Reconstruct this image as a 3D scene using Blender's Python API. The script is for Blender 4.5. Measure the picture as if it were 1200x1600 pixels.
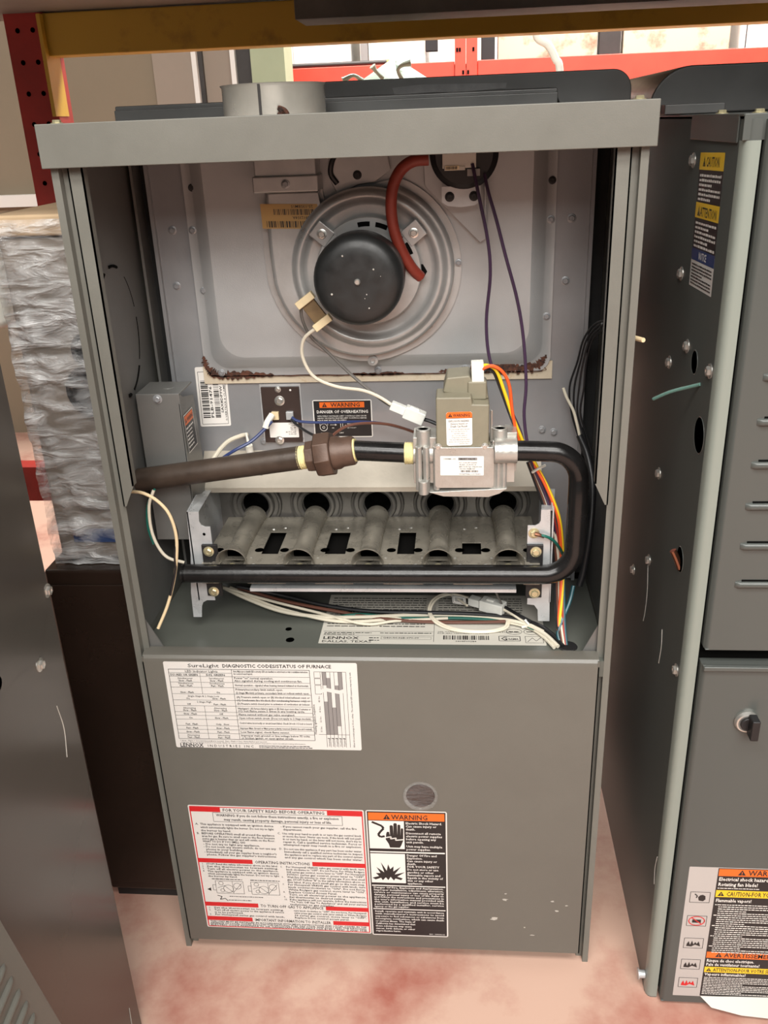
import bpy, bmesh, math, random
from mathutils import Vector, Matrix
random.seed(7)
for o in list(bpy.data.objects): bpy.data.objects.remove(o)
SC = bpy.context.scene
COL = SC.collection

# ------------------------------------------------------------------ camera
cam_d = bpy.data.cameras.new('camera'); cam = bpy.data.objects.new('camera', cam_d); COL.objects.link(cam)
cam_d.sensor_fit = 'VERTICAL'; cam_d.sensor_height = 36.0; cam_d.lens = 31.2878
cam_d.clip_start = 0.01
cam.matrix_world = Matrix(((0.996307,0.002844,0.085813,0.370462),(0.077398,0.402901,-0.911965,-0.839312),(-0.037167,0.915239,0.401193,1.008576),(0,0,0,1)))
SC.camera = cam

# ------------------------------------------------------------------ world, lights, exposure
W = bpy.data.worlds.new('World'); SC.world = W; W.use_nodes = True
bg = W.node_tree.nodes['Background']; bg.inputs[0].default_value = (1.0, 0.97, 0.93, 1); bg.inputs[1].default_value = 0.11
def area(name, loc, sx, sy, power, col=(1, 0.975, 0.93), aim=None):
    d = bpy.data.lights.new(name, 'AREA'); d.shape = 'RECTANGLE'; d.size = sx; d.size_y = sy; d.energy = power; d.color = col
    o = bpy.data.objects.new(name, d); COL.objects.link(o); o.location = loc
    if aim is not None:
        o.rotation_euler = (Vector(aim) - Vector(loc)).to_track_quat('-Z', 'Y').to_euler()
    return o
# rows of ceiling fluorescents: over the aisle in front of the units and over the aisle behind them
area('ceiling_tubes', (0.3, -1.7, 3.3), 3.2, 0.8, 130)
area('ceiling_tubes.001', (0.7, -3.4, 3.3), 3.2, 1.0, 165, aim=(0.6, -1.0, 0.6))
area('ceiling_tubes.002', (1.0, -5.4, 3.2), 3.4, 1.2, 120, aim=(0.4, 0.0, 0.6))
area('ceiling_tubes.003', (0.8, 2.35, 3.3), 3.5, 0.4, 420)
area('ceiling_tubes.004', (-1.9, 1.5, 3.3), 1.2, 0.4, 16)
vs = SC.view_settings
vs.view_transform = 'Standard'; vs.look = 'None'; vs.gamma = 1.0; vs.exposure = 0.0; vs.use_curve_mapping = False

# ------------------------------------------------------------------ materials
def srgb(r, g, b):
    f = lambda c: (c / 255 / 12.92) if c <= 10 else (((c / 255) + 0.055) / 1.055) ** 2.4
    return (f(r), f(g), f(b), 1)
M = {}
def mat(name, col, rough=0.5, metal=0.0, var=0.0, scale=30.0, bump=0.0, bscale=400.0, spec=0.5, col2=None, mixlo=0.45, mixhi=0.6, stretch=None, rvar=0.0):
    m = bpy.data.materials.new(name); m.use_nodes = True; M[name] = m
    nt = m.node_tree; b = nt.nodes['Principled BSDF']
    b.inputs['Base Color'].default_value = col; b.inputs['Roughness'].default_value = rough; b.inputs['Metallic'].default_value = metal
    b.inputs['Specular IOR Level'].default_value = spec
    tc = nt.nodes.new('ShaderNodeTexCoord'); src = tc.outputs['Object']
    if stretch:
        mp = nt.nodes.new('ShaderNodeMapping'); mp.inputs['Scale'].default_value = stretch
        nt.links.new(src, mp.inputs[0]); src = mp.outputs[0]
    if var or col2 or rvar:
        n = nt.nodes.new('ShaderNodeTexNoise'); n.inputs['Scale'].default_value = scale; n.inputs['Detail'].default_value = 6
        n.inputs['Roughness'].default_value = 0.62
        nt.links.new(src, n.inputs['Vector'])
        r = nt.nodes.new('ShaderNodeValToRGB')
        if col2:
            r.color_ramp.elements[0].position = mixlo; r.color_ramp.elements[1].position = mixhi
            r.color_ramp.elements[0].color = col; r.color_ramp.elements[1].color = col2
        else:
            r.color_ramp.elements[0].position = 0.3; r.color_ramp.elements[1].position = 0.7
            r.color_ramp.elements[0].color = tuple(c * (1 - var) for c in col[:3]) + (1,)
            r.color_ramp.elements[1].color = tuple(min(1, c * (1 + var)) for c in col[:3]) + (1,)
        nt.links.new(n.outputs['Fac'], r.inputs[0]); nt.links.new(r.outputs[0], b.inputs['Base Color'])
        if rvar:
            mr = nt.nodes.new('ShaderNodeMapRange'); mr.inputs['From Min'].default_value = 0.3; mr.inputs['From Max'].default_value = 0.7
            mr.inputs['To Min'].default_value = max(0.02, rough - rvar); mr.inputs['To Max'].default_value = rough + rvar
            nt.links.new(n.outputs['Fac'], mr.inputs['Value']); nt.links.new(mr.outputs[0], b.inputs['Roughness'])
    if bump:
        n2 = nt.nodes.new('ShaderNodeTexNoise'); n2.inputs['Scale'].default_value = bscale; n2.inputs['Detail'].default_value = 3
        nt.links.new(src, n2.inputs['Vector'])
        bp = nt.nodes.new('ShaderNodeBump'); bp.inputs['Strength'].default_value = bump; bp.inputs['Distance'].default_value = 0.002
        nt.links.new(n2.outputs['Fac'], bp.inputs['Height']); nt.links.new(bp.outputs[0], b.inputs['Normal'])
    return m
mat('cab', srgb(107, 106, 99), 0.42, 0.0, 0.06, 14, 0.05, 900, rvar=0.06)
mat('cab_door', srgb(97, 94, 87), 0.38, 0.0, 0.05, 10, 0.05, 900, col2=None, rvar=0.07)
mat('cab_right', srgb(78, 81, 78), 0.3)
mat('cab_left', srgb(86, 82, 77), 0.24, 0.3, 0.05, 4, rvar=0.05)
mat('inner_wall', srgb(112, 111, 108), 0.4, 0.3, 0.08, 9, 0.04, 600)
mat('panel', srgb(150, 151, 153), 0.42, 0.45, 0.07, 12, 0.05, 500, rvar=0.06)
mat('pan', srgb(174, 175, 175), 0.4, 0.35, 0.06, 10, 0.08, 700, rvar=0.05)
mat('scroll', srgb(176, 175, 173), 0.34, 0.45, 0.1, 22, 0.06, 300, rvar=0.08)
mat('galv', srgb(190, 192, 193), 0.33, 0.4, 0.12, 40, 0.04, 300, rvar=0.1)
mat('burner', srgb(150, 144, 132), 0.3, 0.5, 0.2, 45, 0.1, 250, rvar=0.12)
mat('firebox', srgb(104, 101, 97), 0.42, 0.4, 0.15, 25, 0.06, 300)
mat('deck', srgb(86, 88, 82), 0.4, 0.0, 0.06, 12, rvar=0.05)
mat('hood', srgb(182, 174, 160), 0.45, 0.35, 0.1, 25, 0.05, 300)
mat('dark', srgb(34, 33, 33), 0.6, 0, 0.2, 30)
mat('hole', srgb(10, 9, 8), 0.9, 0, spec=0.1)
mat('insul', srgb(28, 28, 28), 0.85, 0, 0.2, 60)
mat('motor', srgb(32, 33, 33), 0.42, 0.0, 0.15, 60, 0.02, 300, rvar=0.1)
mat('black_pl', srgb(26, 25, 26), 0.5, 0, 0.1, 60)
mat('black_pipe', srgb(30, 29, 29), 0.24, 0.3, 0.2, 40, 0.06, 200, rvar=0.08)
mat('brown_pipe', srgb(66, 55, 47), 0.42, 0.2, 0.3, 28, 0.12, 160, rvar=0.1)
mat('union', srgb(86, 66, 55), 0.5, 0.2, 0.22, 40, 0.15, 200)
mat('dope', srgb(226, 214, 160), 0.7, 0, 0.12, 150, 0.3, 400)
mat('cast', srgb(182, 180, 174), 0.36, 0.6, 0.12, 50, 0.15, 350, rvar=0.1)
mat('taupe', srgb(128, 122, 104), 0.5, 0, 0.06, 60, 0.05, 500)
mat('steel', srgb(206, 204, 198), 0.28, 0.8, 0.1, 80)
mat('brass', srgb(205, 196, 160), 0.3, 0.7, 0.1, 80)
mat('white_pl', srgb(226, 224, 214), 0.4, 0, 0.05, 60)
mat('clear_pl', srgb(214, 214, 208), 0.22, 0, 0.06, 90)
mat('cream', srgb(214, 196, 158), 0.5, 0, 0.1, 60)
mat('brown_term', srgb(112, 92, 64), 0.5, 0.2, 0.25, 70)
mat('limit_brown', srgb(52, 38, 33), 0.5, 0, 0.12, 60)
mat('hose', srgb(128, 46, 32), 0.55, 0, 0.1, 40)
mat('rust', srgb(92, 54, 38), 0.85, 0, 0.3, 200, 0.4, 300, col2=srgb(44, 28, 22), mixlo=0.4, mixhi=0.62)
mat('gasket', srgb(196, 182, 160), 0.85, 0, 0.12, 90, 0.2, 300, col2=srgb(168, 132, 92), mixlo=0.55, mixhi=0.8)
mat('inner_wall_shaded', srgb(70, 69, 67), 0.5, 0, 0.1, 50)
for n, c in dict(w_white=(206, 198, 180), w_black=(26, 26, 28), w_purple=(58, 40, 62), w_grey=(96, 92, 88), w_blue=(38, 52, 98), w_brown=(98, 62, 50),
                 w_yellow=(238, 200, 40), w_orange=(232, 92, 40), w_red=(150, 44, 36), w_green=(24, 92, 80), w_teal=(24, 74, 84), w_cream=(218, 196, 158), w_stub=(116, 158, 148)).items():
    mat(n, srgb(*c), 0.38)
# print
for n, c in dict(paper=(214, 211, 206), paper_dimmed=(178, 172, 168), ink=(30, 28, 28), pred=(198, 34, 38), porange=(226, 104, 34), pyellow=(232, 190, 40), pblue=(34, 62, 110), black_lab=(30, 28, 29),
                 tan_lab=(178, 142, 84), foil=(188, 184, 174), grey_ink=(136, 132, 130), pwhite=(228, 224, 218)).items():
    mat(n, srgb(*c), 0.42, 0)
mat('floor', srgb(204, 168, 150), 0.4, 0, col2=srgb(164, 98, 84), scale=5.0, mixlo=0.48, mixhi=0.72, bump=0.15, bscale=40, rvar=0.1)
mat('beige_wall', srgb(130, 117, 98), 0.8, 0, 0.05, 3)
mat('pale_wall', srgb(146, 133, 120), 0.8, 0, 0.04, 3)
mat('white_wall', srgb(226, 222, 216), 0.8, 0, 0.05, 2)
mat('green_post', srgb(158, 166, 136), 0.6, 0, 0.06, 6)
mat('rack_red', srgb(150, 36, 28), 0.5, 0, 0.2, 12, 0.1, 60)
mat('rack_orange', srgb(206, 66, 48), 0.5, 0, 0.12, 9, 0.05, 60)
mat('rack_yellow', srgb(190, 152, 52), 0.5, 0, 0.15, 8, 0.08, 80, col2=srgb(112, 78, 38), mixlo=0.58, mixhi=0.8)
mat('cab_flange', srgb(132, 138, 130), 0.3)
mat('deck_steel', srgb(120, 114, 106), 0.55, 0.3, 0.1, 7)
mat('dark_steel', srgb(58, 54, 52), 0.5, 0.3, 0.2, 10)
mat('tray', srgb(82, 82, 81), 0.34, 0.1, 0.1, 12, 0.02, 400, rvar=0.06)
mat('tape', srgb(120, 120, 120), 0.25, 0.1, 0.25, 25)
mat('collar', srgb(206, 200, 190), 0.22, 0.55, 0.12, 18, 0.05, 60, rvar=0.08)
mat('brown_box', srgb(44, 33, 27), 0.22, 0.1, 0.2, 4, 0.04, 30)
mat('wrap_body', srgb(126, 116, 106), 0.6, 0, 0.3, 9, 0.1, 30)
mat('cardboard', srgb(186, 160, 128), 0.8, 0, 0.1, 12)
mat('rusty', srgb(196, 178, 156), 0.7, 0, col2=srgb(120, 84, 56), scale=9, mixlo=0.52, mixhi=0.7)
mat('bag', srgb(206, 222, 206), 0.35, 0, 0.05, 20)
mat('copper', srgb(140, 96, 76), 0.3, 0.9)
mat('scuff', srgb(178, 174, 166), 0.6, 0, 0.2, 120)
def film_mat(name, lo, hi, sc):
    m = bpy.data.materials.new(name); m.use_nodes = True; M[name] = m; nt = m.node_tree; nt.nodes.clear()
    out = nt.nodes.new('ShaderNodeOutputMaterial'); mx = nt.nodes.new('ShaderNodeMixShader'); tr = nt.nodes.new('ShaderNodeBsdfTransparent')
    pr = nt.nodes.new('ShaderNodeBsdfPrincipled'); pr.inputs['Base Color'].default_value = (0.74, 0.74, 0.74, 1); pr.inputs['Roughness'].default_value = 0.1
    pr.inputs['Specular IOR Level'].default_value = 1.0
    tc = nt.nodes.new('ShaderNodeTexCoord'); mp = nt.nodes.new('ShaderNodeMapping'); mp.inputs['Scale'].default_value = (7, 7, 24); mp.inputs['Rotation'].default_value = (0.2, 0.25, 0)
    n = nt.nodes.new('ShaderNodeTexNoise'); n.inputs['Scale'].default_value = sc; n.inputs['Detail'].default_value = 7; n.inputs['Distortion'].default_value = 0.7
    mr = nt.nodes.new('ShaderNodeMapRange'); mr.inputs['From Min'].default_value = 0.35; mr.inputs['From Max'].default_value = 0.7
    mr.inputs['To Min'].default_value = lo; mr.inputs['To Max'].default_value = hi
    bp = nt.nodes.new('ShaderNodeBump'); bp.inputs['Strength'].default_value = 0.9; bp.inputs['Distance'].default_value = 0.02
    L = nt.links.new
    L(tc.outputs['Object'], mp.inputs[0]); L(mp.outputs[0], n.inputs['Vector']); L(n.outputs['Fac'], mr.inputs['Value']); L(n.outputs['Fac'], bp.inputs['Height'])
    L(bp.outputs[0], pr.inputs['Normal']); L(mr.outputs[0], mx.inputs[0]); L(tr.outputs[0], mx.inputs[1]); L(pr.outputs[0], mx.inputs[2]); L(mx.outputs[0], out.inputs[0])
film_mat('film', 0.04, 0.75, 2.4)
film_mat('lens', 0.05, 0.13, 3.0)

# ------------------------------------------------------------------ mesh helpers (all lengths in millimetres)
def frame_of(n):
    n = Vector(n).normalized()
    a = Vector((0, 0, 1)) if abs(n.z) < 0.9 else Vector((1, 0, 0))
    u = a.cross(n).normalized(); return u, n.cross(u), n
class MB:
    def __init__(s): s.v = []; s.f = []; s.m = []
    def add(s, vs, fs, m=0):
        k = len(s.v); s.v += [tuple(p) for p in vs]
        for f in fs: s.f.append(tuple(i + k for i in f)); s.m.append(m)
        return s
    def box(s, x0, x1, y0, y1, z0, z1, m=0):
        return s.add([(x, y, z) for x in (x0, x1) for y in (y0, y1) for z in (z0, z1)],
                     [(0, 1, 3, 2), (4, 6, 7, 5), (0, 4, 5, 1), (2, 3, 7, 6), (0, 2, 6, 4), (1, 5, 7, 3)], m)
    def obox(s, c, u, v, n, a, b, d, m=0):      # oriented box, half sizes a b d
        c, u, v, n = map(Vector, (c, u, v, n))
        return s.add([c + u * i * a + v * j * b + n * k * d for i in (-1, 1) for j in (-1, 1) for k in (-1, 1)],
                     [(0, 1, 3, 2), (4, 6, 7, 5), (0, 4, 5, 1), (2, 3, 7, 6), (0, 2, 6, 4), (1, 5, 7, 3)], m)
    def prism(s, pts, axis, a0, a1, m=0):       # outline extruded along an axis; pts are the other two coordinates in xyz order
        def P(p, a): return {'x': (a, p[0], p[1]), 'y': (p[0], a, p[1]), 'z': (p[0], p[1], a)}[axis]
        n = len(pts)
        return s.add([P(p, a0) for p in pts] + [P(p, a1) for p in pts],
                     [tuple(range(n)), tuple(range(2 * n - 1, n - 1, -1))] + [(i, (i + 1) % n, n + (i + 1) % n, n + i) for i in range(n)], m)
    def lathe(s, prof, c, axis, seg=32, m=0, a0=0.0, a1=2 * math.pi, caps=True):   # prof: (radius, height along axis)
        u, v, n = frame_of(axis); c = Vector(c); full = abs(a1 - a0 - 2 * math.pi) < 1e-6
        k = seg if full else seg + 1; vs = []; fs = []
        for r, h in prof:
            for i in range(k):
                a = a0 + (a1 - a0) * i / seg
                vs.append(c + n * h + (u * math.cos(a) + v * math.sin(a)) * r)
        for j in range(len(prof) - 1):
            for i in range(seg):
                i2 = (i + 1) % k
                fs.append((j * k + i, j * k + i2, (j + 1) * k + i2, (j + 1) * k + i))
        if prof[0] == prof[-1]: caps = False
        if caps and full and prof[0][0] > 0.02: fs.append(tuple(range(k - 1, -1, -1)))
        if caps and full and prof[-1][0] > 0.02: fs.append(tuple(range((len(prof) - 1) * k, len(prof) * k)))
        return s.add(vs, fs, m)
    def cyl(s, p0, p1, r0, r1=None, seg=20, m=0):
        d = Vector(p1) - Vector(p0)
        return s.lathe([(r0, 0), (r1 if r1 is not None else r0, d.length)], p0, d, seg, m)
    def tube(s, pts, r, seg=10, m=0, smooth=6):
        P = spline(pts, smooth) if smooth else [Vector(p) for p in pts]
        t = (P[1] - P[0]).normalized(); u, v, _ = frame_of(t); vs = []; fs = []; N = len(P)
        for i in range(N):
            t2 = (P[min(i + 1, N - 1)] - P[max(i - 1, 0)]).normalized()
            q = t.rotation_difference(t2); u = q @ u; v = q @ v; t = t2
            rr = r(i / (N - 1)) if callable(r) else r
            for k in range(seg):
                a = 2 * math.pi * k / seg; vs.append(P[i] + (u * math.cos(a) + v * math.sin(a)) * rr)
        for i in range(N - 1):
            for k in range(seg): fs.append((i * seg + k, i * seg + (k + 1) % seg, (i + 1) * seg + (k + 1) % seg, (i + 1) * seg + k))
        fs.append(tuple(range(seg - 1, -1, -1))); fs.append(tuple(range((N - 1) * seg, N * seg)))
        return s.add(vs, fs, m)
    def build(s, name, mats, parent=None, angle=35, bevel=0, seg=2, wn=False):
        me = bpy.data.meshes.new(name)
        me.from_pydata([(p[0] / 1000, p[1] / 1000, p[2] / 1000) for p in s.v], [], s.f)
        if isinstance(mats, str): mats = [mats]
        for n in mats: me.materials.append(M[n])
        me.polygons.foreach_set('material_index', s.m)
        bm = bmesh.new(); bm.from_mesh(me); bmesh.ops.recalc_face_normals(bm, faces=bm.faces); bm.to_mesh(me); bm.free()
        me.polygons.foreach_set('use_smooth', [True] * len(me.polygons))
        me.set_sharp_from_angle(angle=math.radians(angle)); me.update()
        o = bpy.data.objects.new(name, me); COL.objects.link(o)
        if parent: o.parent = parent
        if bevel:
            b = o.modifiers.new('bevel', 'BEVEL'); b.width = bevel / 1000; b.segments = seg; b.limit_method = 'ANGLE'; b.angle_limit = math.radians(40)
            b.harden_normals = True
        return o
def spline(pts, n=6):
    P = [Vector(p) for p in pts]
    if len(P) < 3: return P
    P = [P[0] * 2 - P[1]] + P + [P[-1] * 2 - P[-2]]; out = []
    for i in range(1, len(P) - 2):
        a, b, c, d = P[i - 1:i + 3]
        for k in range(n):
            t = k / n
            out.append(0.5 * ((2 * b) + (c - a) * t + (2 * a - 5 * b + 4 * c - d) * t * t + (3 * b - a - 3 * c + d) * t ** 3))
    return out + [P[-2]]
def arc(cx, cy, r, a0, a1, n):
    return [(cx + r * math.cos(math.radians(a0 + (a1 - a0) * i / n)), cy + r * math.sin(math.radians(a0 + (a1 - a0) * i / n))) for i in range(n + 1)]
def rrect(x0, x1, y0, y1, r, n=5):
    return arc(x1 - r, y1 - r, r, 0, 90, n) + arc(x0 + r, y1 - r, r, 90, 180, n) + arc(x0 + r, y0 + r, r, 180, 270, n) + arc(x1 - r, y0 + r, r, 270, 360, n)
def tag(o, label=None, cat=None, group=None, kind=None):
    for k, v in (('label', label), ('category', cat), ('group', group), ('kind', kind)):
        if v: o[k] = v
    return o
def empty(name, loc, label, cat, group=None):
    o = bpy.data.objects.new(name, None); COL.objects.link(o); o.location = (loc[0] / 1000, loc[1] / 1000, loc[2] / 1000); o.empty_display_size = 0.05
    return tag(o, label, cat, group, 'thing')
def settle(root):        # parts were built in scene coordinates: subtract the root's location once
    for c in root.children:
        c.location = Vector(c.location) - Vector(root.location)

# ---- screws: one shared mesh per kind
def screw_mesh(name, mt, r=5.0, h=3.6, hexed=True):
    b = MB(); b.lathe([(r * 1.25, 0), (r * 1.25, 0.6), (r, 1.0)], (0, 0, 0), (0, 0, 1), 16)
    b.lathe([(r * 0.86, 0.8), (r * 0.86, h - 0.6), (r * 0.7, h), (r * 0.35, h), (r * 0.3, h - 0.5)], (0, 0, 0), (0, 0, 1), 6 if hexed else 14)
    o = b.build(name, mt); me = o.data; bpy.data.objects.remove(o); return me
SCREW = {'steel': screw_mesh('screw', 'steel'), 'brass': screw_mesh('screw', 'brass'), 'panel': screw_mesh('screw', 'panel'), 'dull': screw_mesh('screw', 'dark', 4.2, 3)}
def screw(p, n, parent, kind='steel', s=1.0):
    o = bpy.data.objects.new('screw', SCREW[kind]); COL.objects.link(o); o.parent = parent
    o.location = Vector(p) / 1000; o.rotation_euler = Vector(n).to_track_quat('Z', 'Y').to_euler(); o.scale = (s, s, s)
    return o

# ---- lettering: glyph outlines of the built-in font, cached once
CH = ''.join(chr(c) for c in range(33, 127))
GL = {}
def load_glyphs():
    obs = []
    for bold in (0, 1):
        for s in [c for c in CH] + ['||'] + ['|' + c + '|' for c in CH]:
            cu = bpy.data.curves.new('g', 'FONT'); cu.body = s; cu.resolution_u = 1; cu.fill_mode = 'FRONT'; cu.offset = 0.016 if bold else 0.004
            o = bpy.data.objects.new('g', cu); COL.objects.link(o); obs.append((bold, s, o))
    bpy.context.view_layer.update(); dg = bpy.context.evaluated_depsgraph_get()
    wid = {}
    for bold, s, o in obs:
        e = o.evaluated_get(dg); me = e.to_mesh()
        vs = [(v.co.x, v.co.y) for v in me.vertices]
        if len(s) == 1: GL[(bold, s)] = [vs, [tuple(p.vertices) for p in me.polygons], 0.5]
        wid[(bold, s)] = (max(v[0] for v in vs) - min(v[0] for v in vs)) if vs else 0
        e.to_mesh_clear()
    for bold in (0, 1):
        for c in CH: GL[(bold, c)][2] = wid[(bold, '|' + c + '|')] - wid[(bold, '||')]
    for _, _, o in obs:
        cu = o.data; bpy.data.objects.remove(o); bpy.data.curves.remove(cu)
load_glyphs()
def layout(s, bold):
    x = 0; out = []
    for c in s:
        g = GL.get((bold, c))
        if c == ' ' or g is None: x += 0.27; continue
        out.append((x, g)); x += g[2]
    return out, x
class Sticker:
    """flat printed label: O is its top-left corner, u to the right, v downwards, n out of the surface"""
    def __init__(s, O, u, v, w, h, base, r=1.5):
        s.O, s.u, s.v = Vector(O), Vector(u).normalized(), Vector(v).normalized(); s.n = s.v.cross(s.u).normalized() * 1.0
        s.w, s.h = w, h; s.mb = MB(); s.mats = []; s.poly(rrect(0, w, 0, h, r, 3), base, 0.25)
    def mi(s, m):
        if m not in s.mats: s.mats.append(m)
        return s.mats.index(m)
    def P(s, x, y, d): return s.O + s.u * x + s.v * y + s.n * d
    def poly(s, pts, m, d=0.4): s.mb.add([s.P(x, y, d) for x, y in pts], [tuple(range(len(pts)))], s.mi(m)); return s
    def rect(s, x0, y0, x1, y1, m, d=0.4): return s.poly([(x0, y0), (x1, y0), (x1, y1), (x0, y1)], m, d)
    def line(s, x0, y0, x1, y1, t, m, d=0.45):
        dx, dy = x1 - x0, y1 - y0; L = math.hypot(dx, dy) or 1; nx, ny = -dy / L * t / 2, dx / L * t / 2
        return s.poly([(x0 + nx, y0 + ny), (x1 + nx, y1 + ny), (x1 - nx, y1 - ny), (x0 - nx, y0 - ny)], m, d)
    def path(s, pts, t, m, d=0.45):
        for a, b in zip(pts, pts[1:]): s.line(a[0], a[1], b[0], b[1], t, m, d)
        return s
    def frame(s, x0, y0, x1, y1, t, m, d=0.45): return s.path([(x0, y0), (x1, y0), (x1, y1), (x0, y1), (x0, y0)], t, m, d)
    def text(s, t, x, y, size, m='ink', width=None, bold=0, align='l', rot=0, d=0.55):
        g, w = layout(t, bold)          # y is the baseline; size = cap height ; width squeezes the line to fit
        k = size / 0.70; sx = k if width is None else width / max(w, 0.01)
        x0 = {'l': 0, 'c': -w * sx / 2, 'r': -w * sx}[align]; c, si = math.cos(math.radians(rot)), math.sin(math.radians(rot)); i = s.mi(m)
        for gx, (vs, fs, _) in g:
            s.mb.add([s.P(x + (x0 + (gx + a) * sx) * c + b * k * si, y + (x0 + (gx + a) * sx) * si - b * k * c, d) for a, b in vs], fs, i)
        return s
    def para(s, lines, x, y, size, lead, m='ink', width=None, bold=0):
        for t in lines:
            if t: s.text(t, x, y, size, m, width if len(t) > 24 else None, bold)
            y += lead
        return s
    def fine(s, x0, y, x1, size, m='ink', seed=0, fill=1.0):      # print too small to read: a run of word-length marks
        r = random.Random(seed); x = x0; end = x0 + (x1 - x0) * fill
        while x < end:
            w = min(r.uniform(1.2, 4.2) * size, end - x)
            if w > size * 0.4: s.rect(x, y - size * r.uniform(0.75, 1.0), x + w, y, m, 0.45)
            x += w + size * 0.55
        return s
    def bars(s, x0, y0, x1, y1, m='ink', seed=0, vert=False):
        r = random.Random(seed); a, e = (y0, y1) if vert else (x0, x1)
        unit = (e - a) / 95.0
        while a < e - unit:
            w = unit * r.choice((1, 1, 2, 3)); w = min(w, e - a)
            s.rect(*( (x0, a, x1, a + w) if vert else (a, y0, a + w, y1) ), m, 0.45); a += w + unit * r.choice((1, 1, 2, 3))
        return s
    def alert(s, x, y, h, m='ink', dot='porange'):     # warning triangle with exclamation mark, base line y
        s.poly([(x, y), (x + h * 1.1, y), (x + h * 0.55, y - h)], m, 0.45)
        s.poly([(x + h * 0.48, y - h * 0.62), (x + h * 0.62, y - h * 0.62), (x + h * 0.58, y - h * 0.28), (x + h * 0.52, y - h * 0.28)], dot, 0.6)
        s.rect(x + h * 0.49, y - h * 0.2, x + h * 0.61, y - h * 0.09, dot, 0.6); return s
    def build(s, name, parent): return s.mb.build(name, s.mats, parent)
FRONT = dict(u=(1, 0, 0), v=(0, 0, -1))

# ================================================================== THE SETTING
def struct(name, mb, m, **k): return tag(mb.build(name, m, **k), kind='structure')
struct('floor', MB().box(-4000, 4000, -7000, 5000, -60, 0), 'floor')
struct('wall_back', MB().box(-4000, 4000, 4600, 4700, 0, 3600), 'white_wall')
struct('wall_left', MB().box(-2600, -577, 2200, 2300, 0, 3600), 'beige_wall')
struct('trim_1', MB().box(-577, -451, 2180, 2310, 0, 3600), 'pale_wall')
struct('trim_2', MB().box(-451, -436, 2170, 2300, 0, 3600), 'white_wall')
struct('trim_3', MB().box(-436, -422, 2190, 2300, 0, 3600), 'dark_steel')
struct('wall_back_near', MB().box(-422, -330, 2205, 2300, 0, 3600), 'pale_wall')
struct('trim_4', MB().box(-330, -315, 2170, 2300, 0, 3600), 'white_wall')
struct('trim_5', MB().box(-315, -270, 2190, 2300, 0, 3600), 'dark_steel')
struct('trim_6', MB().box(-262, -158, 2150, 2290, 0, 3600), 'green_post')
struct('trim_7', MB().box(-2600, -960, 2170, 2200, 795, 832), 'white_wall')

# ================================================================== THE OPEN FURNACE
F = empty('gas_furnace', (266, 360, 0), 'open grey gas furnace with its upper door off, burners and gas valve showing', 'furnace')
# ---- cabinet
for sgn, X0 in ((1, 0.0), (-1, 533.0)):
    b = MB()
    def bx(x0, x1, y0, y1, z0, z1, m=0):
        a, c = X0 + sgn * x0, X0 + sgn * x1; b.box(min(a, c), max(a, c), y0, y1, z0, z1, m)
    bx(0, 1.4, 3, 724, 0, 1014); bx(0, 7, 0, 2.4, 0, 1000); bx(5.6, 7, 2.4, 10, 0, 1000); bx(5.6, 14, 9, 10.4, 0, 1000)
    side = b.build('side_panel', ['cab', 'inner_wall'], F)
    # inner guide strip with a cut lower corner, in front of the burner compartment
    g = [(14, 981), (28, 981), (28, 668), (17, 645), (14, 645)]
    m = MB(); m.prism([(X0 + sgn * p[0], p[1]) for p in g], 'y', 3.5, 5.5)
    m.box(*sorted((X0 + sgn * 14, X0 + sgn * 15.4)), 3.5, 11, 645, 981)
    m.box(*sorted((X0 + sgn * 26.6, X0 + sgn * 28)), 3.5, 14, 668, 981)
    m.build('guide_strip', 'cab', side)
    m = MB(); m.box(*sorted((X0 + sgn * 1.6, X0 + sgn * 3)), 12, 186, 470, 1000); m.build('liner', 'inner_wall' if sgn > 0 else 'inner_wall_shaded', side)  # right liner takes a darker colour that stands in for its shade
    # gusset at the blower deck
    m = MB(); m.prism([(X0 + sgn * 3, 462), (X0 + sgn * 30, 462), (X0 + sgn * 3, 520)], 'y', 14, 15.5); m.build('gusset', 'inner_wall', side)
MB().box(1.5, 531.5, 716, 722, 0, 1012).build('back_panel', 'inner_wall', F)
hd = MB()
hd.box(-5, 538, -7, -4.6, 981, 1018); hd.box(-5, 538, -4.6, 24, 1015.6, 1018); hd.box(-5, 538, -4.6, 12, 981, 983); hd.box(-5, -3.4, -4.6, 20, 981, 1016); hd.box(536.4, 538, -4.6, 20, 981, 1016)
hd = hd.build('header_panel', 'cab', F, bevel=1.0)
MB().box(0, 533, 24, 724, 1013, 1016.5).build('top_panel', 'cab', F, bevel=0.8)
screw((10, 8, 1018), (0, 0, 1), hd, 'brass', 0.9); screw((523, 8, 1018), (0, 0, 1), hd, 'brass', 0.9)
m = MB(); m.cyl((533, 20, 812), (541, 2, 813), 2.6, 2.2, 10); m.build('wire_end', 'w_cream', F)
# ---- flue collar
c = MB(); CC = (190, 108, 1014)
c.lathe([(53, 0), (53, 3), (50, 4.5), (50, 29), (51.5, 31.5), (50.3, 32), (48.6, 30), (48.6, 0)], CC, (0, 0, 1), 48, caps=False)
col = c.build('flue_collar', 'collar', F)
m = MB(); m.obox((186, 57.6, 1031), (1, 0, 0), (0, 0, 1), (0, 1, 0), 1.2, 14, 0.6); m.build('seam', 'dark_steel', col)
m = MB(); m.tube([(203, 57, 1018), (206, 56, 1021), (204, 55.6, 1024), (209, 56, 1022), (211, 57, 1018), (207, 56, 1016), (205, 56, 1019)], 2.2, 8); m.build('sealant', 'rust', col)
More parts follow.
